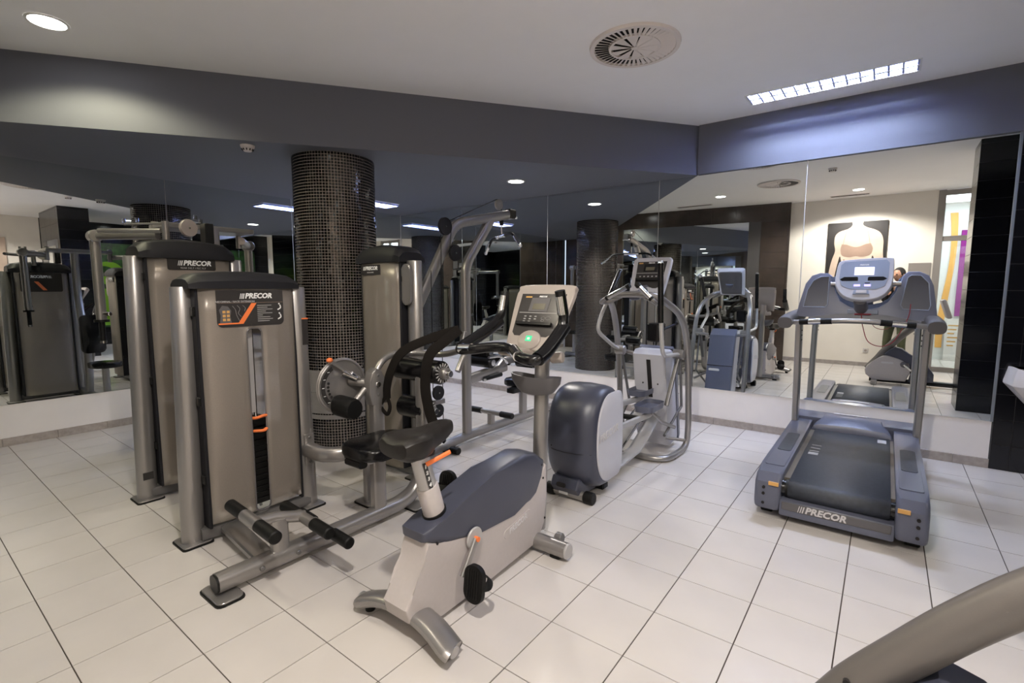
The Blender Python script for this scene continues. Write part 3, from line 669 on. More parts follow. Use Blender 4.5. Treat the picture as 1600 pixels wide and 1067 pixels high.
# range dial with holes, arm and counterweight
bm = BM(); cyl(bm, (-2.84, 1.87, .815), (-2.825, 1.87, .815), .185, 40, bev=.006); dial = part(A, 'range_dial', bm, 'silver')
bm = BM(); sweep(bm, [V(-2.824, 1.87+.172*math.cos(2*math.pi*k/40), .815+.172*math.sin(2*math.pi*k/40)) for k in range(40)], .009, .009, 6, closed=True, up=(1, 0, 0)); part(dial, 'dial_rim', bm, 'silver')
bm = BM(); sweep(bm, [V(-2.823, 1.87+.142*math.cos(R_(a)), .815+.142*math.sin(R_(a))) for a in range(120, 232, 7)], .016, .002, 6, up=(1, 0, 0)); part(dial, 'scale_strip', bm, 'console_black')
for k in range(5):
    a = R_(165+13*k); p = V(-2.825, 1.87+.105*math.cos(a), .815+.105*math.sin(a)); bm = BM(); cyl(bm, p, p+V(.003, 0, 0), .009, 10); part(dial, 'pin_hole', bm, 'vent_dark')
    a = R_(135+22*k); p = V(-2.8205, 1.87+.142*math.cos(a), .815+.142*math.sin(a)); bm = BM(); box(bm, p.x, p.x+.001, p.y-.008, p.y+.008, p.z-.002, p.z+.002); part(dial, 'scale_mark', bm, 'white_print', smooth=False)
bm = BM(); cyl(bm, (-2.83, 1.925, .835), (-2.70, 2.035, .815), .028, 16); part(A, 'pivot_axle', bm, 'silver')
bm = BM(); cyl(bm, (-2.79, 1.85, .905), (-2.76, 1.93, .855), .022, 14); cyl(bm, (-2.76, 1.90, .90), (-2.76, 1.955, .86), .012, 10); part(A, 'latch_barrel', bm, 'chrome')
bm = BM(); sweep(bm, [V(-2.79, 1.78, .985), V(-2.775, 1.94, .865)], .014, .004, 8, up=(1, 0, 0)); part(A, 'latch_lever', bm, 'silver')
bm = BM(); ball(bm, (-2.795, 1.765, .998), .016, .022, .016); part(A, 'lever_knob', bm, 'orange', label='orange lever knob')
bm = BM(); cyl(bm, (-2.72, 1.97, .79), (-2.72, 1.86, .69), .020, 14); part(A, 'counterweight_arm', bm, 'silver')
bm = BM(); sweep(bm, [V(-2.80, 1.80, .70), V(-2.78, 1.81, .70), V(-2.65, 1.825, .69), V(-2.63, 1.827, .69)], .068, .068, 24, up=(0, 0, 1), scale=[.9, 1, 1, .88]); part(A, 'counterweight', bm, 'rubber')
# curved lift arm to the roller pads
bm = BM(); sweep(bm, fillet([V(-2.70, 2.03, .875), V(-2.70, 2.10, .97), V(-2.70, 2.20, 1.005), V(-2.68, 2.34, .995), V(-2.43, 2.42, .99), V(-2.18, 2.38, 1.06)], [0, .10, .08, .08, .1, 0], 8), .022, .022, 14); part(A, 'lift_arm', bm, 'silver')
bm = BM(); prism(bm, [(2.32, 1.04), (2.44, 1.04), (2.39, 1.17), (2.36, 1.17)], 'x', -2.21, -2.18, .004); part(A, 'lift_gusset', bm, 'silver')
bm = BM(); cyl(bm, (-2.18, 2.38, 1.06), (-2.17, 2.28, .92), .020, 12); part(A, 'gusset_link', bm, 'silver')
def padroller(t, p, q, r):
    p, q = Vector(p), Vector(q); d = (q-p).normalized(); bm = BM(); cyl(bm, p, q, r, 28, bev=.014); o = part(t, 'roller_pad', bm, 'vinyl', label='large black padded roller')
    for a in range(16):
        u = V(0, math.cos(a*math.pi/8), math.sin(a*math.pi/8)); bm = BM(); cyl(bm, q+u*r*.55, q+u*r*.82+d*.003, .005, 5); part(o, 'vinyl_pleat', bm, 'grey_print')
    bm = BM(); cyl(bm, q-d*.005, q+d*.045, r*.5, 20, bev=.006); part(o, 'hub_disc', bm, 'silver')
    bm = BM(); cyl(bm, q+d*.04, q+d*.075, r*.3, 16, bev=.004); part(o, 'hub_cap', bm, 'chrome')
padroller(A, (-2.70, 2.24, .905), (-2.265, 2.24, .905), .078)
padroller(A, (-2.66, 2.24, .64), (-2.40, 2.24, .64), .074)
bm = BM(); cyl(bm, (-2.43, 2.24, .64), (-2.43, 2.21, .64), .018, 12); cyl(bm, (-2.43, 2.24, .905), (-2.43, 2.21, .905), .018, 12); part(A, 'roller_bracket', bm, 'silver')
# shoulder straps
def strap(nm, pts, w, up): bm = BM(); sweep(bm, spline(pts, 5), w, .008, 8, up=up, ex=4); return part(A, nm, bm, 'webbing', label='black padded shoulder strap')
strap('shoulder_strap', [V(-2.20, 2.33, 1.185), V(-2.36, 2.22, 1.125), V(-2.50, 2.11, 1.04), V(-2.585, 2.08, .91), V(-2.63, 2.08, .80), V(-2.635, 2.08, .72)], .032, (.74, -.67, .5))
strap('shoulder_strap', [V(-2.20, 2.33, 1.185), V(-2.22, 2.20, 1.11), V(-2.27, 2.13, 1.03), V(-2.29, 2.11, .86), V(-2.27, 2.11, .72), V(-2.22, 2.11, .60), V(-2.20, 2.11, .56)], .034, (.74, -.67, .5))
for c in ((-2.745, 2.04, .70), (-2.715, 2.05, .66)):
    pass
bm = BM(); sweep(bm, fillet([V(-2.635, 2.08, .74), V(-2.69, 2.06, .66), V(-2.62, 2.07, .60), V(-2.60, 2.08, .66), V(-2.635, 2.08, .74)], .03, 5), .014, .006, 8, up=(.5, -.6, .6)); part(A, 'strap_loop', bm, 'webbing')

# ---------------- B: rear delt and fly machine
B = thing('weight_machine', 'tall grey fly machine with overhead swing arms, farthest left in front of the left mirror', 'exercise machine', (-4.3, 1.5, 0))
tower(B, -3.925, -4.14, 1.165, 1.675, 1.665, (-4.0, 1.085, .03), (-3.97, 1.745, -.02), stack=14, cap_h=.135)
pb = placard(B, -3.902, 1.272, 1.575, 1.578, 1.655, .012)
logo(B, (-3.8975, 1.44, 1.626), (0, 1, 0), (0, 0, 1), .034)
text(B, 'machine_title', 'REAR DELT / PEC FLY', 'grey_print', (-3.8975, 1.43, 1.592), (0, 1, 0), (0, 0, 1), .017)
bm = BM(); box(bm, -3.953, -3.947, 1.055, 1.115, .15, .20); part(B, 'serial_label', bm, 'console_black', smooth=False)
# rear placard read from the seat side
bm = BM(); prism(bm, rrect(.40, .24, .02, 4, 1.41, 1.53), 'x', -4.172, -4.168); part(B, 'placard', bm, 'console_black', smooth=False)
logo(B, (-4.1725, 1.41, 1.60), (0, -1, 0), (0, 0, 1), .032)
bm = BM(); prism(bm, [(1.42, 1.43), (1.46, 1.43), (1.38, 1.54), (1.34, 1.54)], 'x', -4.174, -4.172); part(B, 'placard_stripe', bm, 'orange', smooth=False)
bm = BM(); sweep(bm, [V(-3.98, 1.10, .05), V(-3.96, 1.72, .05)], .03, .035, 12, ex=4); part(B, 'base_rail', bm, 'silver_dark')
bm = BM(); sweep(bm, [V(-4.1, 1.73, .06), V(-5.45, 1.73, .06)], .045, .045, 12, ex=3); part(B, 'floor_beam', bm, 'silver_dark'); foot_plate(B, -5.42, 1.73, .12, .30, .03)
bm = BM(); sweep(bm, fillet([V(-4.45, 1.73, .06), V(-4.55, 1.73, .55), V(-4.28, 1.73, 1.35), V(-4.30, 1.73, 1.92)], .25, 8), .04, .05, 12, up=(1, 0, 0), ex=3); part(B, 'mast', bm, 'silver')
bm = BM(); prism(bm, rrect(.24, .48, .05, 5, 1.73, .88), 'x', -4.86, -4.80, .018, 2); part(B, 'chest_pad', bm, 'vinyl')
bm = BM(); sweep(bm, [V(-4.80, 1.73, .85), V(-4.50, 1.73, .80)], .025, .025, 10); part(B, 'pad_bracket', bm, 'silver')
bm = BM(); prism(bm, rrect(.36, .30, .10, 5, -5.25, 1.73), 'z', .50, .56, .02, 2); part(B, 'seat_pad', bm, 'vinyl')
bm = BM(); sweep(bm, [V(-5.25, 1.73, .06), V(-5.25, 1.73, .5)], .035, .04, 12, ex=3); part(B, 'seat_post', bm, 'silver')
# overhead yoke, pulleys and cables
bm = BM(); box(bm, -4.62, -4.30, 1.40, 2.06, 1.905, 1.945, .008); part(B, 'yoke_plate', bm, 'silver')
for yy in (1.42, 2.04):
    bm = BM(); cyl(bm, (-4.55, yy, 1.80), (-4.55, yy, 1.965), .024, 14); part(B, 'pivot_tube', bm, 'silver')
for yy, s in ((1.42, -1), (2.04, 1)):
    ye = 1.73+s*.585
    bm = BM(); sweep(bm, [V(-4.50, yy, 1.86), V(-4.98, ye, 1.86)], .027, .031, 14, ex=2.6); part(B, 'swing_arm', bm, 'silver')
    bm = BM(); cyl(bm, (-4.98+.045, ye, 1.86), (-4.98-.045, ye, 1.86), .047, 20, bev=.006); part(B, 'arm_knuckle', bm, 'silver')
    bm = BM(); sweep(bm, [V(-4.98, ye, 1.86), V(-4.98, ye, 1.20)], .031, .034, 14, up=(0, 1, 0), ex=2.6); part(B, 'drop_arm', bm, 'silver')
    bm = BM(); cyl(bm, (-4.98, ye, 1.185), (-4.98, ye, 1.205), .05, 16); part(B, 'drop_arm_collar', bm, 'black_metal')
    bm = BM(); cyl(bm, (-4.98, ye, 1.19), (-4.98, ye, 1.03), .020, 14, bev=.004); part(B, 'hand_grip', bm, 'rubber')
    bm = BM(); cyl(bm, (-4.98, ye, 1.035), (-4.98, ye, 1.015), .021, 12); part(B, 'grip_end', bm, 'chrome')
    bm = BM(); cyl(bm, (-4.98, ye, 1.25), (-4.90, ye+.04, 1.25), .017, 12, bev=.004); part(B, 'side_handle', bm, 'chrome')
pulley(B, (-4.05, 1.47, 1.885), (.9, .2, 0), .062, m='beige_plastic'); pulley(B, (-4.08, 1.60, 1.88), (.2, 1, 0), .05)
bm = BM(); cyl(bm, (-4.15, 1.36, 1.74), (-4.15, 1.36, 1.93), .024, 14); part(B, 'cap_post', bm, 'silver')
bm = BM(); cyl(bm, (-4.15, 1.36, 1.915), (-4.45, 1.20, 1.915), .008, 8); cyl(bm, (-4.15, 1.33, 1.86), (-4.5, 1.06, 1.86), .017, 10); part(B, 'cam_rod', bm, 'silver')
bm = BM(); cyl(bm, (-4.06, 1.47, 1.95), (-4.5, 1.5, 1.95), .004, 6); cyl(bm, (-4.08, 1.60, 1.82), (-4.08, 1.60, 1.70), .004, 6); part(B, 'cable', bm, 'black_metal')
for c in ((-4.05, 1.52, 1.95), (-4.08, 1.565, 1.93), (-4.45, 1.20, 1.925), (-4.38, 1.26, 1.93)):
    bm = BM(); cyl(bm, c, V(*c)+V(0, 0, .03), .012, 8); part(B, 'clamp_bolt', bm, 'chrome')
bm = BM(); box(bm, -4.12, -4.02, 1.57, 1.63, 1.78, 1.93, .006); part(B, 'pulley_bracket', bm, 'black_metal', smooth=False)

# ---------------- C: lat pulldown
Cm = thing('weight_machine', 'grey pulldown machine with high boom and hanging bar, beside the mosaic column', 'exercise machine', (-3.07, 3.2, 0))
tower(Cm, 2.40, 2.60, -3.300, -2.86, 1.655, (2.55, -3.33, .0), (2.49, -2.785, -.012), stack=14, cap_h=.135, swap=True, tube=(0.052, 0.060))
# front of this tower faces away (towards the seat); the side we see also carries the maker's plate
bm = BM(); box(bm, -3.27, -3.04, 2.368, 2.374, 1.555, 1.63, .002); part(Cm, 'placard', bm, 'console_black', smooth=False)
logo(Cm, (-3.155, 2.3665, 1.603), (1, 0, 0), (0, 0, 1), .028)
text(Cm, 'machine_title', 'PULLDOWN', 'grey_print', (-3.155, 2.3665, 1.572), (1, 0, 0), (0, 0, 1), .014)
bm = BM(); prism(bm, rrect(.10, .30, .045, 6, -2.80, 1.48), 'y', 2.405, 2.425, .006); part(Cm, 'tube_bracket', bm, 'silver')
bm = BM(); sweep(bm, [V(-3.42, 2.49, .05), V(-2.80, 2.49, .05)], .03, .035, 12, ex=4); part(Cm, 'base_rail', bm, 'silver_dark')
bm = BM(); sweep(bm, fillet([V(-3.07, 2.58, 1.02), V(-3.07, 3.21, 2.02), V(-3.07, 4.03, 2.195)], .12, 8), .034, .045, 14, ex=3); part(Cm, 'boom', bm, 'silver')
bm = BM(); sweep(bm, fillet([V(-3.07, 3.345, .08), V(-3.07, 3.345, 1.66), V(-3.07, 3.70, 2.10)], .10, 8), .034, .047, 14, up=(0, 1, 0), ex=3); part(Cm, 'front_post', bm, 'silver')
bm = BM(); sweep(bm, fillet([V(-3.07, 2.60, .05), V(-3.07, 3.02, .05), V(-3.07, 3.35, .075), V(-3.07, 4.95, .075)], .1, 6), .045, .038, 14, ex=2.6); part(Cm, 'floor_beam', bm, 'silver')
foot_plate(Cm, -3.07, 4.90, .30, .12, .03); foot_plate(Cm, -3.07, 3.10, .16, .14, .02)
bm = BM(); cyl(bm, (-2.99, 3.05, .03), (-2.90, 3.05, .03), .03, 14); part(Cm, 'rubber_bumper', bm, 'rubber')
for c, ax, r in (((-3.02, 3.04, 1.975), (1, 0, 0), .075), ((-3.02, 3.16, 1.76), (1, 0, 0), .072), ((-3.07, 3.83, 2.265), (1, 0, 0), .052), ((-3.02, 2.93, .56), (1, 0, 0), .062), ((-3.02, 2.925, .405), (1, 0, 0), .060)):
    pulley(Cm, c, ax, r, m='charcoal' if r != .052 else 'silver')
bm = BM()
for p, q in (((-3.02, 3.10, 2.03), (-3.07, 3.80, 2.31)), ((-3.02, 3.115, 1.95), (-3.02, 3.09, 1.76)), ((-3.02, 2.99, 1.90), (-3.02, 2.985, .56)), ((-3.02, 2.87, 1.60), (-3.02, 2.87, .56)), ((-3.02, 2.985, .40), (-3.02, 2.985, .10)), ((-3.07, 3.875, 2.25), (-3.07, 3.875, 2.12))):
    cyl(bm, p, q, .0035, 6)
part(Cm, 'cable', bm, 'black_metal')
bm = BM(); sweep(bm, [V(-3.02, 2.985, .21), V(-3.02, 2.985, .19), V(-3.02, 2.985, .12), V(-3.02, 2.985, .10)], .022, .022, 10, scale=[.4, 1, 1, .4], up=(1, 0, 0)); part(Cm, 'cable_stop', bm, 'rubber')
bm = BM(); box(bm, -3.035, -3.005, 2.88, 3.0, .46, .50, .004); part(Cm, 'pulley_plate', bm, 'silver', smooth=False)
bm = BM(); box(bm, -3.11, -3.03, 3.97, 4.07, 2.15, 2.24, .008); part(Cm, 'boom_end_cap', bm, 'black_metal'); bm = BM(); cyl(bm, (-3.12, 4.06, 2.16), (-3.02, 4.06, 2.16), .012, 8); part(Cm, 'boom_end_pin', bm, 'chrome')
# clip and hanging bar (a separate thing that hangs from the boom)
hb = thing('pulldown_bar', 'chrome pulldown bar with black bent ends hanging from the high boom', 'bar', (-3.07, 3.875, 1.95))
bm = BM(); cyl(bm, (-3.07, 3.875, 2.12), (-3.07, 3.875, 2.07), .020, 10); part(hb, 'cable_stop', bm, 'rubber')
bm = BM(); sweep(bm, [V(-3.07, 3.875, 2.07), V(-3.075, 3.875, 2.04), V(-3.07, 3.875, 1.985)], .008, .008, 8, up=(1, 0, 0)); part(hb, 'snap_hook', bm, 'chrome')
bd = V(.88, -.47, .02).normalized(); c0 = V(-3.07, 3.875, 1.965)
bm = BM(); cyl(bm, c0-bd*.10, c0+bd*.10, .015, 14); cyl(bm, c0-bd*.105, c0-bd*.06, .021, 14); cyl(bm, c0+bd*.06, c0+bd*.105, .021, 14); part(hb, 'bar_centre', bm, 'chrome')
for s in (-1, 1):
    bm = BM(); sweep(bm, fillet([c0+bd*s*.10, c0+bd*s*.25, c0+bd*s*.42-V(0, 0, .13)], .05, 6), .015, .015, 12); part(hb, 'bar_arm', bm, 'rubber')
    e = c0+bd*s*.42-V(0, 0, .13); bm = BM(); ball(bm, e, .019); part(hb, 'ball_end', bm, 'chrome')
    bm = BM(); a = c0+bd*s*.30-V(0, 0, .035); cyl(bm, a, e, .0165, 12); part(hb, 'bar_sleeve', bm, 'chrome')
# thigh rollers, seat, foot peg
bm = BM(); sweep(bm, [V(-3.07, 3.36, .60), V(-3.07, 3.93, .66)], .032, .05, 12, up=(0, 0, 1), ex=3); part(Cm, 'thigh_beam', bm, 'silver')
bm = BM(); sweep(bm, [V(-3.07, 3.72, .60), V(-3.07, 3.90, .72), V(-3.07, 4.06, .72)], .03, .04, 12, ex=3); part(Cm, 'thigh_bracket', bm, 'silver')
bm = BM(); cyl(bm, (-3.04, 3.55, .585), (-3.02, 3.80, .60), .022, 12); part(Cm, 'pull_knob', bm, 'rubber'); bm = BM(); ball(bm, (-3.02, 3.55, .58), .016); part(Cm, 'pin_ball', bm, 'chrome')
for yy, zz, p0, p1 in ((3.62, .74, -3.30, -2.98), (4.07, .70, -3.02, -2.80), (4.07, .70, -3.34, -3.12), (3.66, .82, -3.26, -3.04)):
    bm = BM(); cyl(bm, (p0, yy, zz), (p1, yy, zz), .055, 22, bev=.010); o = part(Cm, 'thigh_roller', bm, 'vinyl'); bm = BM(); cyl(bm, (p1-.002, yy, zz), (p1+.010, yy, zz), .030, 16); part(o, 'roller_hub', bm, 'chrome')
bm = BM(); cyl(bm, (-3.12, 4.07, .70), (-3.02, 4.07, .70), .02, 12); part(Cm, 'roller_axle', bm, 'silver')
bm = BM(); sweep(bm, fillet([V(-2.98, 3.56, .80), V(-2.96, 3.72, .80), V(-2.96, 3.82, .72)], .05, 5), .014, .014, 10); part(Cm, 'adjust_handle', bm, 'chrome')
bm = BM(); prism(bm, rrect(.33, .34, .08, 6, -3.07, 4.24), 'z', .42, .49, .02, 3); part(Cm, 'seat_pad', bm, 'vinyl')
bm = BM(); prism(bm, rrect(.10, .14, .02, 3, -3.05, 4.05), 'z', .37, .42, .005); part(Cm, 'seat_bracket', bm, 'black_metal')
bm = BM(); sweep(bm, [V(-3.07, 4.24, .08), V(-3.07, 4.24, .42)], .033, .048, 12, up=(0, 1, 0), ex=3.2); part(Cm, 'seat_post', bm, 'silver')
bm = BM(); sweep(bm, [V(-3.07, 3.70, .08), V(-3.07, 3.70, .22)], .028, .04, 12, up=(0, 1, 0), ex=3.2); part(Cm, 'foot_peg_post', bm, 'silver')
padbar(Cm, (-3.07, 3.70, .225), (1, 0, 0), .27, .12, .030, .024)
#PART3
# ============================================================ UPRIGHT BIKE
XC = -1.54
D = thing('upright_bike', 'grey and navy upright exercise bike with black saddle and bullhorn handlebar, in the centre foreground', 'exercise bike', (XC, 1.75, 0))
def side_shape(bm, prof, xc, wfun, bev=.012, seg=2, mi=0):
    w = wfun; prism(bm, prof, 'x', xc-w, xc+w, bev, seg, mi)
low = [(1.222, .150), (1.240, .085), (1.300, .035), (1.425, .022), (1.78, .028), (2.17, .040), (2.235, .13), (2.262, .30), (2.25, .47), (2.20, .44), (2.10, .31), (1.95, .29), (1.70, .295), (1.45, .34), (1.345, .395), (1.338, .35), (1.322, .30), (1.298, .25), (1.262, .20)]
bm = BM(); prism(bm, low, 'x', XC-.075, XC+.075, .012, 3); part(D, 'lower_shroud', bm, 'grey_plastic', label='light grey lower shroud')
nav = [(1.330, .392), (1.325, .435), (1.40, .448), (1.455, .458), (1.62, .512), (1.79, .556), (2.05, .585), (2.15, .560), (2.235, .50), (2.215, .41), (2.16, .325), (2.10, .298), (1.95, .283), (1.68, .298), (1.45, .335)]
bm = BM(); prism(bm, nav, 'x', XC-.078, XC+.078, .026, 3); part(D, 'upper_shroud', bm, 'navy_plastic', label='navy upper shroud')
bm = BM(); rr = rrect(.24, .05, .025, 5); ca, sa = math.cos(.19), math.sin(.19)
prism(bm, [(1.98+a*ca-b*sa, .225+a*sa+b*ca) for a, b in rr], 'x', XC+.070, XC+.0775, .002); part(D, 'name_badge', bm, 'grey_plastic')
text(D, 'badge_lettering', 'PRECOR', 'pale_print', (XC+.0782, 1.98, .225), (0, ca, sa), (0, -sa, ca), .042, shear=.2, bold=.001)
for y, z in ((1.29, .085), (2.215, .40), (2.20, .48), (1.40, .365), (2.235, .16)):
    bm = BM(); cyl(bm, (XC+.070, y, z), (XC+.079, y, z), .006, 8); part(D, 'screw', bm, 'vent_dark')
# head tube and seat tube
bm = BM(); sweep(bm, [V(XC, 2.285, .06), V(XC, 2.30, .50), V(XC, 2.315, 1.06)], .040, .048, 20, up=(0, 1, 0)); part(D, 'head_tube', bm, 'silver')
a = V(XC, 1.475, .41); b = V(XC, 1.418, .600); c = V(XC, 1.36, .80); u = (b-a).normalized()
bm = BM(); sweep(bm, [a, b-u*.004, b], .043, .052, 20, up=(0, 1, 0), scale=[1.0, 1, .94]); part(D, 'seat_sleeve', bm, 'grey_plastic')
bm = BM(); sweep(bm, [a+u*.052, a+u*.066], .049, .058, 20, up=(0, 1, 0)); part(D, 'sleeve_boot', bm, 'black_metal')
bm = BM(); sweep(bm, [b, c], .036, .044, 18, up=(0, 1, 0)); part(D, 'seat_post', bm, 'silver_light')
n = V(1, 0, 0); mid = b+u*.055+V(.0355, -.010, 0)
pl = [mid-u*.055-V(0, .011, 0), mid-u*.055+V(0, .011, 0), mid+u*.07+V(0, .011, 0), mid+u*.07-V(0, .011, 0)]
bm = BM(); loft(bm, [pl, [p+n*.002 for p in pl]]); part(D, 'height_scale', bm, 'console_black', smooth=False)
for k, ch in enumerate('1234'):
    text(D, 'scale_digit', ch, 'white_print', mid+n*.0028+u*(.052-.030*k), (0, 1, 0), u, .022, bold=.0012)
bm = BM(); sweep(bm, [c-u*.085+V(.040, -.005, -.006), c-u*.075+V(.060, .02, .0), c-u*.068+V(.070, .06, .004), c-u*.062+V(.078, .105, .008)], .006, .010, 8); part(D, 'seat_lever', bm, 'orange', label='orange seat height lever')
# saddle
bm = BM(); rings = []
prof = [(1.215, .045, .815, .020), (1.225, .095, .812, .040), (1.26, .118, .808, .056), (1.32, .122, .806, .060), (1.38, .100, .806, .056), (1.43, .066, .812, .052), (1.48, .056, .820, .050), (1.53, .046, .830, .044), (1.565, .036, .836, .034), (1.578, .016, .836, .016)]
for y, hw, zc, hh in prof:
    r = []; hw *= .90; y = 1.375+(y-1.375)*.93
    for j in range(20):
        t = 2*math.pi*j/20; cx, sz = math.cos(t), math.sin(t)
        lobes = 0.010*math.cos(2*t)*(1 if hw > .09 else 0)
        dip = -.016*max(0, sz)*(1-abs(cx))*(1 if hw > .07 else .3)
        r.append(V(XC+hw*math.copysign(abs(cx)**.8, cx), y, zc+hh*math.copysign(abs(sz)**.75, sz)+dip+(.012*abs(cx)**2 if sz > 0 and hw > .09 else 0)))
    rings.append(r)
loft(bm, rings); part(D, 'saddle', bm, 'saddle_vinyl', label='black grained saddle with raised nose')
bm = BM(); prism(bm, rrect(.10, .16, .03, 4, XC, 1.36), 'z', .745, .765, .004); part(D, 'saddle_base', bm, 'black_metal')
# stabiliser feet: arched rear bar and short front bar
bm = BM(); sweep(bm, spline([V(XC-.262, 1.275, .042), V(XC-.245, 1.275, .050), V(XC-.15, 1.295, .078), V(XC, 1.305, .090), V(XC+.15, 1.295, .078), V(XC+.265, 1.275, .052), V(XC+.285, 1.275, .046)], 5), .060, .030, 16, ex=2.4); part(D, 'rear_stabiliser', bm, 'silver')
for s in (-1, 1):
    bm = BM(); cyl(bm, (XC+s*.287, 1.275, .045), (XC+s*.294, 1.275, .044), .024, 18); o = part(D, 'end_cap', bm, 'silver_light')
    bm = BM(); cyl(bm, (XC+s*.24, 1.28, 0), (XC+s*.24, 1.28, .03), .022, 14); part(D, 'levelling_foot', bm, 'rubber')
bm = BM(); cyl(bm, (XC-.27, 2.165, .055), (XC+.265, 2.165, .055), .043, 20); part(D, 'front_stabiliser', bm, 'silver')
for s in (-1, 1):
    bm = BM(); cyl(bm, (XC+s*.262, 2.165, .055), (XC+s*.278, 2.165, .055), .042, 20, bev=.004); part(D, 'end_cap', bm, 'silver_light')
    bm = BM(); cyl(bm, (XC+s*.16, 2.225, .075), (XC+s*.20, 2.225, .075), .032, 16, bev=.005); part(D, 'transport_wheel', bm, 'silver_dark')
    bm = BM(); box(bm, XC+s*.20-.03, XC+s*.20+.03, 2.14, 2.19, 0, .02, .004); part(D, 'levelling_foot', bm, 'rubber')
# cranks and pedals
ax = V(0, 1.625, .300)
def pedal(t, c, side, up, fw):
    c = Vector(c); up = Vector(up).normalized(); fw = Vector(fw).normalized(); X = V(side, 0, 0)
    # platform seen from below: rounded slab with tread bars, toe strap loop
    Nn = fw.cross(X).normalized(); bm = BM(); pts = rrect(.105, .165, .046, 6)
    q0 = [c+X*a+fw*b-Nn*.012 for a, b in pts]; q1 = [c+X*a+fw*b+Nn*.012 for a, b in pts]; loft(bm, [q0, q1]); o = part(t, 'pedal', bm, 'rubber', label='black pedal with toe strap')
    for k in range(5):
        bm = BM(); p = c+X*(-.026+.013*k)
        for sg in (-1, 1): sweep(bm, [p-fw*.060+Nn*sg*.013, p+fw*.064+Nn*sg*.013], .003, .003, 6)
        part(o, 'tread_bar', bm, 'black_metal')
    bm = BM(); sweep(bm, spline([c-X*.045+fw*.0-Nn*.004, c-X*.058+Nn*.030+fw*.01, c-X*.035+Nn*.062+fw*.01, c+Nn*.072+fw*.01, c+X*.035+Nn*.062+fw*.01, c+X*.055+Nn*.030, c+X*.045-Nn*.004], 4), .020, .003, 8, up=Nn, ex=3); part(o, 'toe_strap', bm, 'rubber')
    return o
for s, ang in ((1, -129), (-1, 51)):
    x0 = XC+s*.082
    bm = BM(); cyl(bm, V(x0, ax.y, ax.z), V(x0+s*.012, ax.y, ax.z), .052, 24, bev=.004); part(D, 'crank_disc', bm, 'silver_light')
    e = V(x0+s*.03, ax.y+.170*math.cos(R_(ang)), ax.z+.170*math.sin(R_(ang)))
    bm = BM(); sweep(bm, [V(x0+s*.018, ax.y, ax.z+.0), e], .010, .017, 12, up=(0, 1, 0), ex=3); part(D, 'crank_arm', bm, 'silver')
    bm = BM(); cyl(bm, V(x0+s*.005, ax.y, ax.z), V(x0+s*.032, ax.y, ax.z), .012, 12); part(D, 'crank_bolt', bm, 'orange')
    if s > 0: pedal(D, e+V(s*.070, 0, -.004), s, (0, 0, 1), (0, .12, 1))
    else: pedal(D, e+V(s*.075, 0, .01), s, (0, 0, 1), (0, .12, 1))
# bottle holder
bm = BM()
def cup_ring(z, k): return [V(XC-.005+k*(.165*math.cos(t)), 2.255+k*(.062+.012*math.cos(2*t))*math.sin(t)-.02*math.cos(t)*0, z+(.006*math.cos(2*t))) for t in [2*math.pi*j/32 for j in range(32)]]
loft(bm, [cup_ring(.865, .62), cup_ring(.875, .72), cup_ring(.925, .96), cup_ring(.965, 1.0), cup_ring(.965, .955), cup_ring(.93, .90), cup_ring(.885, .66)], cap=True); part(D, 'cup_holder', bm, 'dark_grey_plastic', label='dark grey two-cup holder')
# console
cn = V(0, -.86, .51).normalized(); cu = V(0, .51, .86).normalized(); cc = V(-1.55, 2.275, 1.297)
def cp(a, b, d=0): return cc+V(1, 0, 0)*a+cu*b+cn*d
outl = [(-.150, -.195), (-.120, -.207), (.120, -.207), (.155, -.185), (.190, .10), (.188, .165), (.160, .203), (-.160, .203), (-.188, .165), (-.190, .10)]
bm = BM(); o2 = spline([V(a, b, 0) for a, b in outl+[outl[0]]], 4)[:-1]; P2 = [(v.x, v.y) for v in o2]
loft(bm, [[cp(a*.9, b*.92, -.055) for a, b in P2], [cp(a, b, -.03) for a, b in P2], [cp(a, b, -.006) for a, b in P2], [cp(a*.97, b*.975, 0) for a, b in P2]]); con = part(D, 'console', bm, 'beige_plastic')
def cface(t, pts, mname, nm, d0=0, d1=.002, lab=None):
    bm = BM(); loft(bm, [[cp(a, b, d0) for a, b in pts], [cp(a, b, d1) for a, b in pts]]); return part(t, nm, bm, mname, smooth=False)
cface(con, [(-.150, .142), (.150, .142), (.136, -.10), (.10, -.125), (-.112, -.125), (-.132, -.105)], 'console_black', 'display_field')
cface(con, [(-.070, .115), (.055, .115), (.055, .028), (-.070, .028)], 'dark_grey_plastic', 'display_bezel', .002, .004)
cface(con, [(-.048, .078), (.035, .078), (.035, .040), (-.048, .040)], 'lcd', 'screen', .004, .005)
cface(con, [(-.128, .022), (.125, .022), (.125, .018), (-.128, .018)], 'grey_print', 'divider', .002, .0028)
cface(con, [(-.118, .125), (-.075, .125), (-.075, .117), (-.118, .117)], 'yellow', 'yellow_tag', .002, .003)
cface(con, [(-.12, -.045), (.118, -.045), (.116, -.062), (-.115, -.062)], 'vinyl', 'holder_ledge', .002, .022)
for k in range(3):
    for j in range(3):
        if j == 2 and k == 2: continue
        cface(con, [(x_-.085+.035*k, y_-.0-.016*j) for x_, y_ in ((0, 0), (.014, 0), (.014, -.006), (0, -.006))], 'grey_print', 'button', .002, .0032)
for a_, b_, r_ in ((.045, -.012, .013), (.078, -.012, .017), (.045, -.028, .010)):
    bm = BM(); sweep(bm, [cp(a_+r_*math.cos(t), b_+r_*.6*math.sin(t), .003) for t in [2*math.pi*j/16 for j in range(16)]], .0008, .0008, 4, closed=True, up=cn); part(con, 'button_ring', bm, 'grey_print')
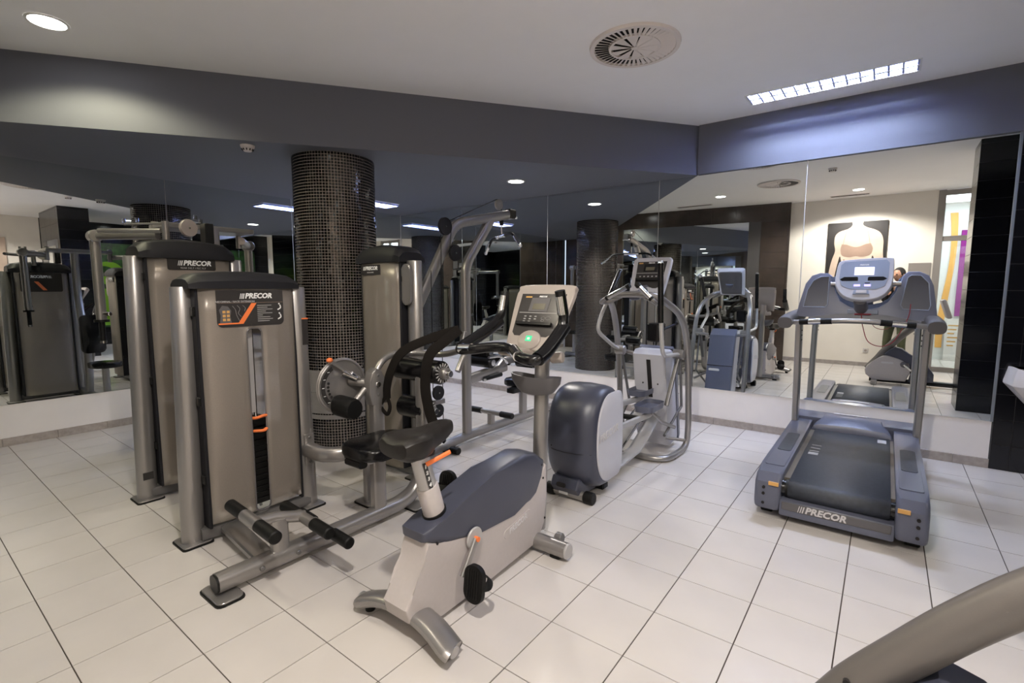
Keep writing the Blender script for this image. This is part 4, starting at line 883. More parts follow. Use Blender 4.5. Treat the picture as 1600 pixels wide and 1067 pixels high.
text(con, 'maker_lettering', 'PRECOR', 'white_print', cp(0, .124, .0026), (1, 0, 0), cu, .014, shear=.2, bold=.0006, ext=.0004)
bm = BM(); loft(bm, [[cp(.0+.075*math.cos(t)*k, -.150+.060*math.sin(t)*k, d) for t in [2*math.pi*j/24 for j in range(24)]] for k, d in ((1, 0), (.97, .008), (.85, .012))]); part(con, 'thumb_pad', bm, 'beige_plastic')
cface(con, [(-.018, -.128), (.020, -.128), (.020, -.160), (-.018, -.160)], 'green', 'start_key', .012, .0135, None)
cface(con, [(-.008, -.138), (.010, -.138), (.010, -.152), (-.008, -.152)], 'white_print', 'key_symbol', .0135, .0142)
bm = BM(); sweep(bm, [V(XC, 2.315, 1.04), V(XC+.01, 2.31, 1.12), V(XC+.01, 2.32, 1.20)], .05, .04, 14); part(D, 'console_neck', bm, 'beige_plastic')
bm = BM(); cyl(bm, (XC+.05, 2.33, 1.06), (XC+.12, 2.345, 1.07), .032, 16, bev=.006); part(D, 'adjust_knob', bm, 'beige_plastic')
# handlebar
hl = fillet([V(-1.80, 2.305, 1.430), V(-1.80, 2.265, 1.275), V(-1.80, 1.985, 1.165), V(-1.805, 1.895, 1.125), V(-1.70, 1.885, 1.135), V(-1.62, 1.93, 1.150), V(-1.54, 1.955, 1.155), V(-1.46, 1.93, 1.150), V(-1.37, 1.86, 1.125), V(-1.27, 1.845, 1.115), V(-1.265, 1.935, 1.15), V(-1.27, 2.115, 1.270), V(-1.28, 2.075, 1.440)], [0, .08, .06, .05, .05, .04, .04, .04, .05, .05, .05, .08, 0], 6)
bm = BM(); sweep(bm, hl, .0265, .0265, 16, up=(1, 0, .3)); hbar = part(D, 'handlebar', bm, 'vinyl', label='black bullhorn handlebar')
bm = BM(); sweep(bm, spline([V(-1.80, 2.25, 1.26), V(-1.80, 2.12, 1.205), V(-1.802, 1.99, 1.160), V(-1.80, 1.92, 1.135)], 5), .035, .033, 16); part(D, 'arm_rest_grip', bm, 'vinyl'); bm = BM(); sweep(bm, spline([V(-1.27, 2.10, 1.26), V(-1.268, 2.02, 1.205), V(-1.267, 1.93, 1.150), V(-1.27, 1.87, 1.125)], 5), .036, .034, 16); part(D, 'arm_rest_grip', bm, 'vinyl')
for p, q in ((V(-1.80, 2.302, 1.405), V(-1.80, 2.278, 1.315)), (V(-1.278, 2.080, 1.415), V(-1.274, 2.100, 1.325))):
    bm = BM(); o_ = V(.0, -.006, 0); sweep(bm, [p+o_, q+o_], .0245, .0285, 16, up=(0, 1, 0)); part(hbar, 'pulse_sensor', bm, 'chrome')
for p, q in ((V(-1.775, 1.892, 1.132), V(-1.70, 1.895, 1.136)), (V(-1.45, 1.925, 1.148), V(-1.375, 1.865, 1.128))):
    bm = BM(); o_ = V(0, -.002, .003); sweep(bm, [p+o_, q+o_], .028, .028, 16); part(hbar, 'pulse_sensor', bm, 'chrome')
bm = BM(); sweep(bm, [V(-1.54, 1.955, 1.14), V(-1.54, 2.15, 1.10), V(-1.54, 2.31, 1.05)], .035, .028, 12, ex=3); part(D, 'handlebar_bracket', bm, 'beige_plastic')

# ============================================================ ELLIPTICAL
XE = -1.66
E_ = thing('elliptical_trainer', 'grey elliptical trainer with big rounded navy rear drum, standing before the right mirror', 'exercise machine', (XE, 3.7, 0))
# rear drum: rounded navy housing between two pale side discs
yc, zc = 3.06, .425
def drum_ring(x, ky, kz, yo=0):
    r = []
    for j in range(40):
        t = 2*math.pi*j/40; c, s = math.cos(t), math.sin(t)
        yy = yc+yo+(.262 if c < 0 else .255)*ky*math.copysign(abs(c)**.82, c); zz = zc+.355*kz*math.copysign(abs(s)**.80, s)
        if s > 0 and c < 0: zz -= .02*(-c)
        r.append(V(x, yy, zz))
    return r
hw = .185
bm = BM(); loft(bm, [drum_ring(XE-hw, .80, .86), drum_ring(XE-hw*.95, .88, .92), drum_ring(XE-hw*.80, .97, .975), drum_ring(XE-hw*.5, 1.05, 1.0), drum_ring(XE, 1.10, 1.01), drum_ring(XE+hw*.5, 1.05, 1.0), drum_ring(XE+hw*.80, .97, .975), drum_ring(XE+hw*.95, .88, .92), drum_ring(XE+hw, .80, .86)]); dm = part(E_, 'drum_housing', bm, 'navy_plastic', label='rounded navy drum housing')
for s in (-1, 1):
    x = XE+s*hw
    def sr(k, d): return [V(x+s*d, yc+.02+(.205*abs(math.cos(t))**.85*-1 if math.cos(t) < 0 else .185*abs(math.cos(t))**.25)*k, zc+.310*k*math.copysign(abs(math.sin(t))**(.85 if math.cos(t) < 0 else .5), math.sin(t))) for t in [2*math.pi*j/40 for j in range(40)]]
    bm = BM(); loft(bm, [sr(1, -.006), sr(1, .004), sr(.97, .010), sr(.6, .014), sr(.2, .015)]); part(dm, 'side_cover', bm, 'pale_plastic', label='pale grey side cover')
text(dm, 'cover_lettering', 'PRECOR', 'pale_print', (XE+hw+.0158, 3.03, .46), (0, 1, .12), (0, -.12, 1), .075, shear=.22, bold=.002)
bm = BM(); sweep(bm, [V(XE-hw*.93, yc-.232, zc-.07), V(XE-hw*.5, yc-.278, zc-.07), V(XE, yc-.290, zc-.07), V(XE+hw*.5, yc-.278, zc-.07), V(XE+hw*.93, yc-.232, zc-.07)], .0025, .0015, 4); part(dm, 'seam', bm, 'vent_dark')
for x, z in ((XE-.12, zc-.05), (XE+.09, zc-.09)):
    bm = BM(); ball(bm, (x, yc-.270+.01, z), .007); part(dm, 'screw', bm, 'vent_dark')
bm = BM(); prism(bm, [(2.79, .10), (2.82, .16), (3.05, .16), (3.20, .06), (3.05, .035), (2.84, .035)], 'x', XE-.125, XE+.085, .008); part(E_, 'drum_base', bm, 'navy_plastic')
bm = BM(); prism(bm, rrect(.07, .03, .012, 4, XE-.035, .115), 'y', 2.783, 2.792); part(E_, 'power_inlet', bm, 'vent_dark')
bm = BM(); cyl(bm, (XE-.12, 2.86, .042), (XE+.11, 2.86, .042), .032, 18); part(E_, 'rear_axle', bm, 'silver')
bm = BM(); box(bm, XE-.075, XE-.005, 2.826, 2.83, .035, .055); part(E_, 'axle_label', bm, 'white_print', smooth=False)
for s in (-1, 1):
    bm = BM(); cyl(bm, (XE-.005+s*.115, 2.86, .042), (XE-.005+s*.185, 2.86, .042), .042, 20, bev=.006); part(E_, 'transport_wheel', bm, 'rubber')
bm = BM(); box(bm, XE-.12, XE+.12, 3.12, 3.2, .0, .05, .01); part(E_, 'rear_foot', bm, 'rubber')
# frame: inverted U leaning towards the user, feet loop forward
def leg(s):
    x = XE+s*.325
    return [V(XE, 3.905, .032), V(XE+s*.21, 3.905, .032), V(x-s*.03, 3.99, .032), V(x-s*.02, 4.40, .032), V(x, 4.36, .25), V(x, 4.29, .85), V(x-s*.01, 4.16, 1.22), V(XE+s*.21, 3.80, 1.40), V(XE, 3.80, 1.405)]
for s in (-1, 1):
    bm = BM(); sweep(bm, fillet(leg(s), [0, .1, .14, .14, .10, .25, .18, .12, 0], 8), .027, .027, 16, up=(0, 0, 1)); part(E_, 'frame_hoop', bm, 'silver')
    bm = BM(); cyl(bm, (XE+s*.29, 4.1, 0), (XE+s*.29, 4.1, .02), .02, 10); part(E_, 'levelling_foot', bm, 'rubber')
    bm = BM(); cyl(bm, (XE+s*.15, 4.25, .86), (XE+s*.32, 4.28, .88), .018, 12); part(E_, 'frame_strut', bm, 'silver')
    bm = BM(); sweep(bm, [V(XE+s*.27, 4.24, .86), V(XE+s*.25, 4.38, .40), V(XE+s*.22, 4.05, .20)], .012, .016, 10); part(E_, 'link_bar', bm, 'silver_dark')
bm = BM(); cyl(bm, (XE+.17, 4.22, .13), (XE+.30, 4.35, .10), .014, 10); part(E_, 'stub_axle', bm, 'silver')
# ramp tower
tw = [(4.06, .885), (4.11, .925), (4.26, .925), (4.34, .86), (4.50, .12), (4.46, .06), (4.26, .05), (4.17, .20), (4.19, .47)]
XT = XE+.05
bm = BM(); prism(bm, tw, 'x', XT-.145, XT+.145, .022, 3); tp = part(E_, 'ramp_tower', bm, 'pale_plastic', label='pale grey tower with black centre slot')
def tf(z): return 4.06+(4.19-4.06)*(.885-z)/(.885-.47)-.001
bm = BM(); q = [(XT-.018, .84), (XT+.018, .84), (XT+.018-.01, .49), (XT-.018-.01, .49)]
loft(bm, [[V(a, tf(z)-.003, z) for a, z in q], [V(a, tf(z)+.004, z) for a, z in q]]); part(tp, 'slot', bm, 'vent_dark', smooth=False)
for x in (XT-.07, XT+.065):
    bm = BM(); ball(bm, (x, tf(.62), .62), .007); part(tp, 'screw', bm, 'vent_dark')
bm = BM(); prism(bm, [(4.22, .93), (4.27, .945), (4.37, .87), (4.53, .10), (4.50, .06), (4.47, .06), (4.32, .85)], 'x', XT-.152, XT+.152, .012, 2); bc = part(E_, 'front_cover', bm, 'slate_plastic', label='slate blue cover facing the mirror')
bm = BM(); q = [(XE-.13, .47), (XE+.13, .47)]
def bf(z): return 4.37+(4.53-4.37)*(.87-z)/(.87-.10)+.001
bm = BM(); loft(bm, [[V(XT-.150, bf(.50), .50), V(XT+.150, bf(.50), .50), V(XT+.150, bf(.492), .492), V(XT-.150, bf(.492), .492)], [V(XT-.150, bf(.50)+.002, .50), V(XT+.150, bf(.50)+.002, .50), V(XT+.150, bf(.492)+.002, .492), V(XT-.150, bf(.492)+.002, .492)]]); part(bc, 'seam', bm, 'vent_dark', smooth=False)
lp = [(XE-.01+a, b) for a, b in rrect(.13, .035, .016, 4)]
bm = BM(); loft(bm, [[V(a, bf(.44)+b*.2-.002, .44+b) for a, b in lp], [V(a, bf(.44)+b*.2+.004, .44+b) for a, b in lp]]); part(bc, 'badge', bm, 'white_print')
# ramp rails and pedals
for s in (-1, 1):
    x = XE+s*.085
    bm = BM(); sweep(bm, [V(x, 3.25, .10), V(x, 3.75, .13), V(x, 4.18, .32)], .055, .012, 10, ex=4); part(E_, 'ramp_rail', bm, 'silver_light')
    bm = BM(); cyl(bm, (x-s*.03, 3.30, .08), (x-s*.03, 4.15, .42), .010, 10); part(E_, 'lift_rod', bm, 'chrome')
for s, y, z in ((1, 3.86, .48), (-1, 4.10, .55)):
    x = XE+(.165 if s > 0 else -.02)
    bm = BM(); sweep(bm, [V(XE+s*.12, 3.20, .42 if s > 0 else .50), V(x, y-.05, z-.06), V(x, y+.12, z-.05)], .018, .024, 12, ex=3); part(E_, 'pedal_arm', bm, 'silver_light')
    rp = rrect(.15, .32, .055, 5, x-.01*s, y)
    bm = BM(); loft(bm, [[V(a, b, z-.02) for a, b in rp], [V(a+(a-x)*.10, b+(b-y)*.06, z+.03) for a, b in rp], [V(a+(a-x)*.06, b+(b-y)*.04, z+.03) for a, b in rp], [V(a, b, z-.004) for a, b in rp]]); o = part(E_, 'foot_pedal', bm, 'slate_plastic')
    bm = BM(); sweep(bm, [V(x+s*.02, y-.02, z-.04), V(x+s*.06, y+.10, z-.14), V(XE+s*.25, y+.36, z-.24)], .012, .016, 10); part(E_, 'pedal_link', bm, 'silver')
bm = BM(); cyl(bm, (XE-.16, 3.70, .41), (XE+.17, 3.70, .41), .022, 12); part(E_, 'pedal_shaft', bm, 'black_metal')
# moving arms
def arm(pts, grip0, grip1, piv, low):
    bm = BM(); sweep(bm, fillet(pts, .09, 8), .0165, .0165, 14, up=(1, 0, 0)); part(E_, 'moving_arm', bm, 'silver_light')
    bm = BM(); sweep(bm, [grip0, grip1], .022, .022, 16, up=(1, 0, 0)); part(E_, 'arm_grip', bm, 'vinyl', label='long black arm grip')
    bm = BM(); ball(bm, grip0, .022); part(E_, 'grip_cap', bm, 'chrome')
    bm = BM(); cyl(bm, piv-V(.045, 0, 0), piv+V(.045, 0, 0), .042, 18, bev=.006); part(E_, 'arm_pivot', bm, 'silver')
    bm = BM(); sweep(bm, [piv, low], .013, .018, 12, up=(1, 0, 0), ex=3); part(E_, 'lower_arm', bm, 'silver_dark')
pr, pL = V(-1.39, 4.20, .89), V(-1.93, 4.20, .89)
arm([V(-1.38, 3.68, 1.64), V(-1.36, 3.68, 1.15), V(-1.35, 3.70, .93), pr], V(-1.38, 3.68, 1.64), V(-1.365, 3.68, 1.19), pr, V(-1.42, 4.02, .47))
arm([V(-1.95, 4.20, 1.61), V(-1.955, 3.83, 1.20), V(-1.955, 3.78, 1.09), V(-1.95, 4.10, .93), pL], V(-1.95, 4.20, 1.61), V(-1.953, 3.97, 1.355), pL, V(-1.90, 4.15, .55))
# console and fixed handles
cn = V(0, -.90, .44).normalized(); cu = V(0, .44, .90).normalized(); cc = V(XE+.055, 4.03, 1.565)
oE = [(-.145, -.17), (-.115, -.20), (.115, -.20), (.145, -.17), (.165, .12), (.150, .155), (.125, .165), (-.125, .165), (-.150, .155), (-.165, .12)]
o2 = spline([V(a, b, 0) for a, b in oE+[oE[0]]], 4)[:-1]; P2 = [(v.x, v.y) for v in o2]
bm = BM(); loft(bm, [[cp(a*.86, b*.88, -.07) for a, b in P2], [cp(a, b, -.035) for a, b in P2], [cp(a, b, -.006) for a, b in P2], [cp(a*.97, b*.975, 0) for a, b in P2]]); con = part(E_, 'console', bm, 'pale_plastic')
bm = BM(); loft(bm, [[cp(a*.80, b*.80, -.078) for a, b in P2], [cp(a*.84, b*.86, -.069) for a, b in P2]]); part(con, 'console_back', bm, 'dark_grey_plastic')
cface(con, [(-.125, .125), (.130, .125), (.118, -.10), (.08, -.125), (-.09, -.125), (-.112, -.10)], 'console_black', 'display_field')
cface(con, [(-.06, .10), (.055, .10), (.055, .03), (-.06, .03)], 'vinyl', 'display_bezel', .002, .004)
cface(con, [(-.042, .072), (.035, .072), (.035, .04), (-.042, .04)], 'lcd', 'screen', .004, .005)
cface(con, [(-.12, .018), (.124, .018), (.124, .014), (-.12, .014)], 'grey_print', 'divider', .002, .0028)
cface(con, [(-.112, .115), (-.075, .115), (-.075, .105), (-.112, .105)], 'amber', 'amber_tag', .002, .003)
cface(con, [(-.11, -.04), (.11, -.04), (.105, -.06), (-.105, -.06)], 'vinyl', 'holder_ledge', .002, .02)
for k in range(5): cface(con, [(x_-.085+.035*k, y_-.010) for x_, y_ in ((0, 0), (.014, 0), (.014, -.010), (0, -.010))], 'grey_print', 'button', .002, .0032)
text(con, 'maker_lettering', 'PRECOR', 'white_print', cp(0, .112, .0026), (1, 0, 0), cu, .014, shear=.2, bold=.0006, ext=.0004)
bm = BM(); loft(bm, [[cp(.08*math.cos(t)*k, -.165+.05*math.sin(t)*k, d) for t in [2*math.pi*j/24 for j in range(24)]] for k, d in ((1, 0), (.97, .008), (.85, .012))]); part(con, 'thumb_pad', bm, 'pale_plastic')
cface(con, [(-.012, -.140), (.016, -.140), (.016, -.168), (-.012, -.168)], 'green', 'start_key', .012, .0135)
bm = BM(); sweep(bm, [V(XE+.02, 3.81, 1.39), V(XE+.03, 3.96, 1.41), V(XE+.04, 4.08, 1.52)], .05, .035, 12, ex=3); part(E_, 'console_neck', bm, 'slate_plastic')
for s in (-1, 1):
    h = [V(XE+s*.10, 3.82, 1.385), V(XE+s*.22, 3.80, 1.33), V(XE+s*.245, 3.70, 1.335), V(XE+.065+s*.055, 3.68, 1.463)]
    bm = BM(); sweep(bm, fillet(h, .08, 7), .016, .016, 14); part(E_, 'fixed_handle', bm, 'silver')
    a, b = h[2]+(h[3]-h[2])*.35, h[3]
    bm = BM(); sweep(bm, [a, b], .019, .019, 14); part(E_, 'handle_grip', bm, 'chrome')
    bm = BM(); d_ = (b-a).normalized(); sweep(bm, [a-d_*.02, a], .021, .021, 14); sweep(bm, [b, b+d_*.03], .021, .021, 14); part(E_, 'grip_ring', bm, 'rubber')
bm = BM(); prism(bm, rrect(.12, .14, .03, 4, XE+.17, 3.92), 'z', 1.02, 1.17, .01); part(E_, 'bottle_pocket', bm, 'vinyl', label='black bottle pocket')
bm = BM(); cyl(bm, (XE+.22, 3.95, 1.12), (XE+.28, 4.1, 1.16), .012, 10); part(E_, 'pocket_bracket', bm, 'black_metal')

# ============================================================ TREADMILL
F_ = thing('treadmill', 'large navy and grey treadmill with winged console, in front of the mirror on the right', 'treadmill', (-.16, 4.3, 0))
x0, x1 = -.60, .265; xm = (x0+x1)/2
# side decks
def side(xa, xb, sgn):
    pr = [(3.37, .06), (3.355, .10), (3.365, .235), (3.42, .285), (3.60, .290), (5.0, .30), (5.25, .285), (5.25, .08), (3.50, .045)]
    bm = BM(); prism(bm, pr, 'x', xa, xb, .026, 3); return part(F_, 'side_housing', bm, 'slate_plastic', label='slate side housing of the deck')
sl = side(x0, x0+.150, -1); sr_ = side(x1-.150, x1, 1)
for t_, cx in ((sl, x0+.080), (sr_, x1-.078)):
    bm = BM(); prism(bm, rrect(.085, .52, .025, 5, cx, 4.18), 'z', .291, .298, .002); part(t_, 'foot_mat', bm, 'belt')
    bm = BM(); prism(bm, rrect(.115, 1.28, .02, 4, cx, 4.20), 'z', .287, .2945, .002); part(t_, 'deck_inlay', bm, 'slate_plastic')
    for z in (.16, .20, .10):
        bm = BM(); xx = cx+(-.025 if t_ is sl else .03); cyl(bm, (xx, 3.352, z), (xx, 3.362, z), .009, 10); part(t_, 'screw', bm, 'vent_dark')
    xx = cx+(.03 if t_ is sl else -.035); bm = BM(); box(bm, xx-.028, xx+.028, 3.350, 3.362, .222, .245, .001); part(t_, 'warning_label', bm, 'amber', smooth=False)
bm = BM(); prism(bm, [(3.36, .045), (3.355, .10), (3.375, .135), (3.44, .150), (3.50, .150), (3.50, .045)], 'x', x0+.145, x1-.145, .012, 2); fb = part(F_, 'rear_bumper', bm, 'slate_plastic')
bm = BM(); box(bm, x0+.16, x1-.16, 3.352, 3.358, .085, .135, .004); part(fb, 'logo_panel', bm, 'dark_grey_plastic')
bm = BM()
logo(F_, (xm-.06, 3.3505, .110), (1, 0, 0), (0, 0, 1), .040, 'pale_print')
bm = BM(); sweep(bm, [V(x0+.17, 3.44, .195), V(x1-.17, 3.44, .195)], .055, .055, 24); part(F_, 'rear_roller', bm, 'rubber')
for s, xx in ((-1, x0+.15), (1, x1-.15)):
    bm = BM(); cyl(bm, (xx, 3.44, .195), (xx-s*.03, 3.44, .195), .050, 20); part(F_, 'roller_cap', bm, 'vinyl')
# belt: loops over the rear roller
bp = [V(0, 4.90, .252), V(0, 3.46, .252)]+[V(0, 3.44+.058*math.cos(R_(a)), .195+.058*math.sin(R_(a))) for a in range(90, 275, 15)]+[V(0, 3.60, .135), V(0, 4.9, .135)]
bm = BM(); A_ = [bm.verts.new((x0+.185, p.y, p.z)) for p in bp]; B_ = [bm.verts.new((x1-.172, p.y, p.z)) for p in bp]
for i in range(len(bp)-1): bm.faces.new((A_[i], A_[i+1], B_[i+1], B_[i]))
be = part(F_, 'running_belt', bm, 'belt', label='dark worn running belt'); md = be.modifiers.new('thickness', 'SOLIDIFY'); md.thickness = .004
bm = BM(); box(bm, x0+.15, x1-.15, 3.50, 4.92, .14, .243); part(F_, 'deck_board', bm, 'deck_brown', smooth=False)
for k in range(4):
    wd = (.055, .018, .012, .008)[k]; yy = 4.08+.085*k
    bm = BM(); box(bm, x0+.215, x0+.275, yy, yy+wd, .2525, .2545); part(be, 'belt_mark', bm, 'grey_print', smooth=False)
bm = BM(); box(bm, x1-.25, x1-.195, 4.70, 4.80, .2525, .2545); part(be, 'belt_mark', bm, 'grey_print', smooth=False)
# motor hood
def hood(y, z, k): return [V(xm+(x1-x0)/2*k*math.sin(t), y, z) for t in (0,)]
bm = BM(); rings = []
for y, hwid, zt in ((4.86, .29, .262), (4.875, .285, .30), (4.93, .27, .335), (5.02, .25, .352), (5.15, .26, .345), (5.26, .30, .31)):
    r = [V(xm-hwid, y, .20), V(xm-hwid, y, .24), V(xm-hwid*.93, y, .24+(zt-.24)*.62), V(xm-hwid*.78, y, .24+(zt-.24)*.93), V(xm-hwid*.4, y, zt), V(xm, y, zt+.004), V(xm+hwid*.4, y, zt), V(xm+hwid*.78, y, .24+(zt-.24)*.93), V(xm+hwid*.93, y, .24+(zt-.24)*.62), V(xm+hwid, y, .24), V(xm+hwid, y, .20)]
    rings.append(r)
loft(bm, rings); part(F_, 'motor_hood', bm, 'slate_plastic')
bm = BM(); prism(bm, [(4.98, .25), (4.98, .325), (5.16, .345), (5.28, .29), (5.28, .08), (4.98, .08)], 'x', x0-.012, x1+.012, .02, 2); part(F_, 'front_cover', bm, 'slate_plastic')
bm = BM(); prism(bm, rrect(.24, .022, .01, 3, xm-.02, 5.10), 'z', .355, .360, .002); part(F_, 'hood_badge', bm, 'pale_print')
for xx in (x0+.06, x1-.06):
    for yy in (3.50, 5.15):
        bm = BM(); box(bm, xx-.035, xx+.035, yy-.03, yy+.03, 0, .06, .006); part(F_, 'levelling_foot', bm, 'rubber')
# uprights
for s, xx in ((-1, x0+.022), (1, x1-.008)):
    bm = BM(); sweep(bm, [V(xx, 4.93, .20), V(xx, 4.80, 1.24)], .026, .055, 12, up=(0, 1, 0), ex=4); up_ = part(F_, 'upright', bm, 'silver')
    for z in (1.10, 1.06, 1.02):
        bm = BM(); yy = 4.93-.13*(z-.2)/1.04-.040; cyl(bm, (xx-s*.024, yy, z), (xx-s*.030, yy, z), .006, 8); part(up_, 'bolt_hole', bm, 'vent_dark')
# wing: one continuous moulding with two lobes, end caps
yw = 4.60
out = [(-.585, 1.225), (-.560, 1.36), (-.535, 1.49), (-.495, 1.555), (-.44, 1.575), (-.385, 1.572), (-.355, 1.545), (-.335, 1.42), (-.30, 1.345), (-.23, 1.30), (-.14, 1.275), (-.04, 1.30), (.02, 1.345), (.055, 1.43), (.085, 1.545), (.115, 1.575), (.18, 1.575), (.235, 1.545), (.265, 1.47), (.285, 1.33), (.30, 1.215), (.20, 1.215), (.02, 1.225), (-.14, 1.232), (-.32, 1.225), (-.48, 1.225)]
out = [(a+.0, b) for a, b in out]
def wy(z, d=0): return yw+(z-1.22)*.25+d
bm = BM(); loft(bm, [[V(a, wy(z), z) for a, z in out], [V(a, wy(z, .065), z) for a, z in out]])
es = [e for e in bm.edges if all(len(f.verts) > 4 or True for f in e.link_faces) and any(len(f.verts) > 6 for f in e.link_faces)]
bmesh.ops.bevel(bm, geom=es, offset=.010, segments=2, affect='EDGES', profile=.5)
wing = part(F_, 'console_wing', bm, 'wing_slate_lit', label='slate moulding with a raised wing on each side')
for pts in ([(-.535, 1.305), (-.515, 1.44), (-.48, 1.515), (-.43, 1.545), (-.375, 1.545), (-.370, 1.33), (-.385, 1.305)], [(.10, 1.30), (.085, 1.33), (.115, 1.53), (.135, 1.548), (.19, 1.545), (.235, 1.49), (.255, 1.33), (.245, 1.295)]):
    bm = BM(); loft(bm, [[V(a, wy(z)+.002, z) for a, z in pts], [V(a, wy(z)-.003, z) for a, z in pts]]); part(wing, 'storage_tray', bm, 'navy_plastic', smooth=False)
    bm = BM(); sweep(bm, [V(a, wy(z)-.004, z) for a, z in pts], .0035, .0035, 6, closed=True, up=(0, 1, 0)); part(wing, 'tray_rim', bm, 'console_slate')
bm = BM(); loft(bm, [[V(a, wy(z, -.02), z) for a, z in ((-.49, 1.225), (-.30, 1.255), (-.14, 1.262), (.02, 1.25), (.21, 1.215), (.21, 1.195), (.02, 1.215), (-.14, 1.225), (-.30, 1.215), (-.49, 1.195))], [V(a, wy(z, .03), z) for a, z in ((-.49, 1.225), (-.30, 1.255), (-.14, 1.262), (.02, 1.25), (.21, 1.215), (.21, 1.195), (.02, 1.215), (-.14, 1.225), (-.30, 1.215), (-.49, 1.195))]]); part(wing, 'lower_lip', bm, 'navy_plastic', smooth=False)
for s, xx in ((-1, -.625), (1, .285)):
    bm = BM(); sweep(bm, spline([V(xx, 4.36, 1.185), V(xx, 4.385, 1.19), V(xx-s*.0, 4.50, 1.20), V(xx-s*.02, 4.66, 1.22), V(xx-s*.05, 4.80, 1.235)], 5), .050, .045, 18, ex=2.6); part(F_, 'arm_cap', bm, 'dark_grey_plastic')
bm = BM(); hbz = spline([V(-.575, 4.47, 1.185), V(-.45, 4.45, 1.195), V(-.17, 4.42, 1.212), V(.10, 4.45, 1.195), V(.235, 4.47, 1.185)], 8); sweep(bm, hbz, .019, .019, 14); fh = part(F_, 'front_handlebar', bm, 'silver')
for a, b in ((4, 13), (20, 29)):
    bm = BM(); sweep(bm, hbz[a-1 if a == 4 else a:b], .0225, .0225, 14); part(fh, 'hand_grip', bm, 'rubber')
for a, b in ((7, 11), (22, 26)):
    bm = BM(); sweep(bm, [p+V(0, -.002, .002) for p in hbz[a:b]], .0232, .0232, 14); part(fh, 'pulse_sensor', bm, 'chrome')
bm = BM(); cyl(bm, (-.36, 4.66, 1.485), (.08, 4.66, 1.485), .018, 14); part(F_, 'upper_crossbar', bm, 'silver')
bm = BM(); box(bm, -.235, -.045, 4.585, 4.60, 1.258, 1.292, .004); part(F_, 'stop_key_base', bm, 'console_slate')
bm = BM(); box(bm, -.19, -.085, 4.575, 4.586, 1.252, 1.262, .002); part(F_, 'stop_bar', bm, 'cable_red')
# console
cn = V(0, -.86, .50).normalized(); cu = V(0, .50, .86).normalized(); cc = V(-.150, 4.535, 1.515)
cp = lambda a, b, d=0: cc+V(1.03, 0, 0)*a+cu*b*1.15+cn*d
oF = [(-.165, .105), (-.145, .150), (-.05, .162), (.06, .168), (.155, .165), (.172, .145), (.175, .02), (.160, -.065), (.115, -.120), (.05, -.145), (-.03, -.147), (-.11, -.118), (-.155, -.060), (-.170, .0)]
o2 = spline([V(a, b, 0) for a, b in oF+[oF[0]]], 3)[:-1]; P2 = [(v.x, v.y) for v in o2]
bm = BM(); loft(bm, [[cp(a*.85, b*.85, -.075) for a, b in P2], [cp(a, b, -.045) for a, b in P2], [cp(a, b, -.006) for a, b in P2], [cp(a*.97, b*.97, 0) for a, b in P2]]); con = part(F_, 'console', bm, 'pale_plastic')
fin = [(a*.86, b*.84+.018) for a, b in P2 if b > -.075]
cface(con, [(-.142, .115), (-.12, .138), (.13, .150), (.148, .125), (.146, .02), (.130, -.045), (.08, -.070), (-.07, -.070), (-.125, -.045), (-.145, .01)], 'console_slate', 'display_field')
cface(con, [(-.055, .095), (.062, .095), (.062, .035), (-.055, .035)], 'lcd_lit', 'screen', .002, .004)
cface(con, [(-.140, .005), (-.115, .022), (-.035, .022), (-.030, .015), (-.030, -.008), (-.128, -.008)], 'vinyl', 'speaker_slot', .002, .003)
cface(con, [(.140, .008), (.118, .022), (.035, .022), (.028, .015), (.028, -.006), (.118, -.006)], 'vinyl', 'speaker_slot', .002, .003)
for a_ in (-.052, .010): cface(con, [(a_, -.035), (a_+.038, -.035), (a_+.038, -.050), (a_, -.050)], 'button_lit', 'lit_key', .002, .0035)
cface(con, [(.012, -.022), (.042, -.022), (.042, -.027), (.012, -.027)], 'console_black', 'dark_key', .002, .0035)
cface(con, [(-.048, -.078), (.038, -.078), (.044, -.108), (-.054, -.108)], 'console_slate', 'keypad_base', 0, .006)
cface(con, [(-.034, -.080), (.026, -.080), (.028, -.101), (-.036, -.101)], 'pale_print', 'keypad', .006, .009)
text(con, 'maker_lettering', 'PRECOR', 'white_print', cp(0, .112, .0026), (1, 0, 0), cu, .015, shear=.2, bold=.0006, ext=.0004)
bm = BM(); cyl(bm, cp(-.005, -.13, -.03), V(-.15, 4.62, 1.29), .045, 16); part(F_, 'console_neck', bm, 'dark_grey_plastic')
bm = BM(); sweep(bm, spline([V(-.145, 4.575, 1.25), V(-.13, 4.52, 1.17), V(-.09, 4.49, 1.06), V(-.01, 4.48, 1.03), V(.06, 4.50, 1.07), V(.11, 4.52, 1.18), V(.135, 4.53, 1.26), V(.14, 4.545, 1.34)], 6), .003, .003, 6); part(F_, 'safety_cord', bm, 'cable_red', label='thin red safety cord')
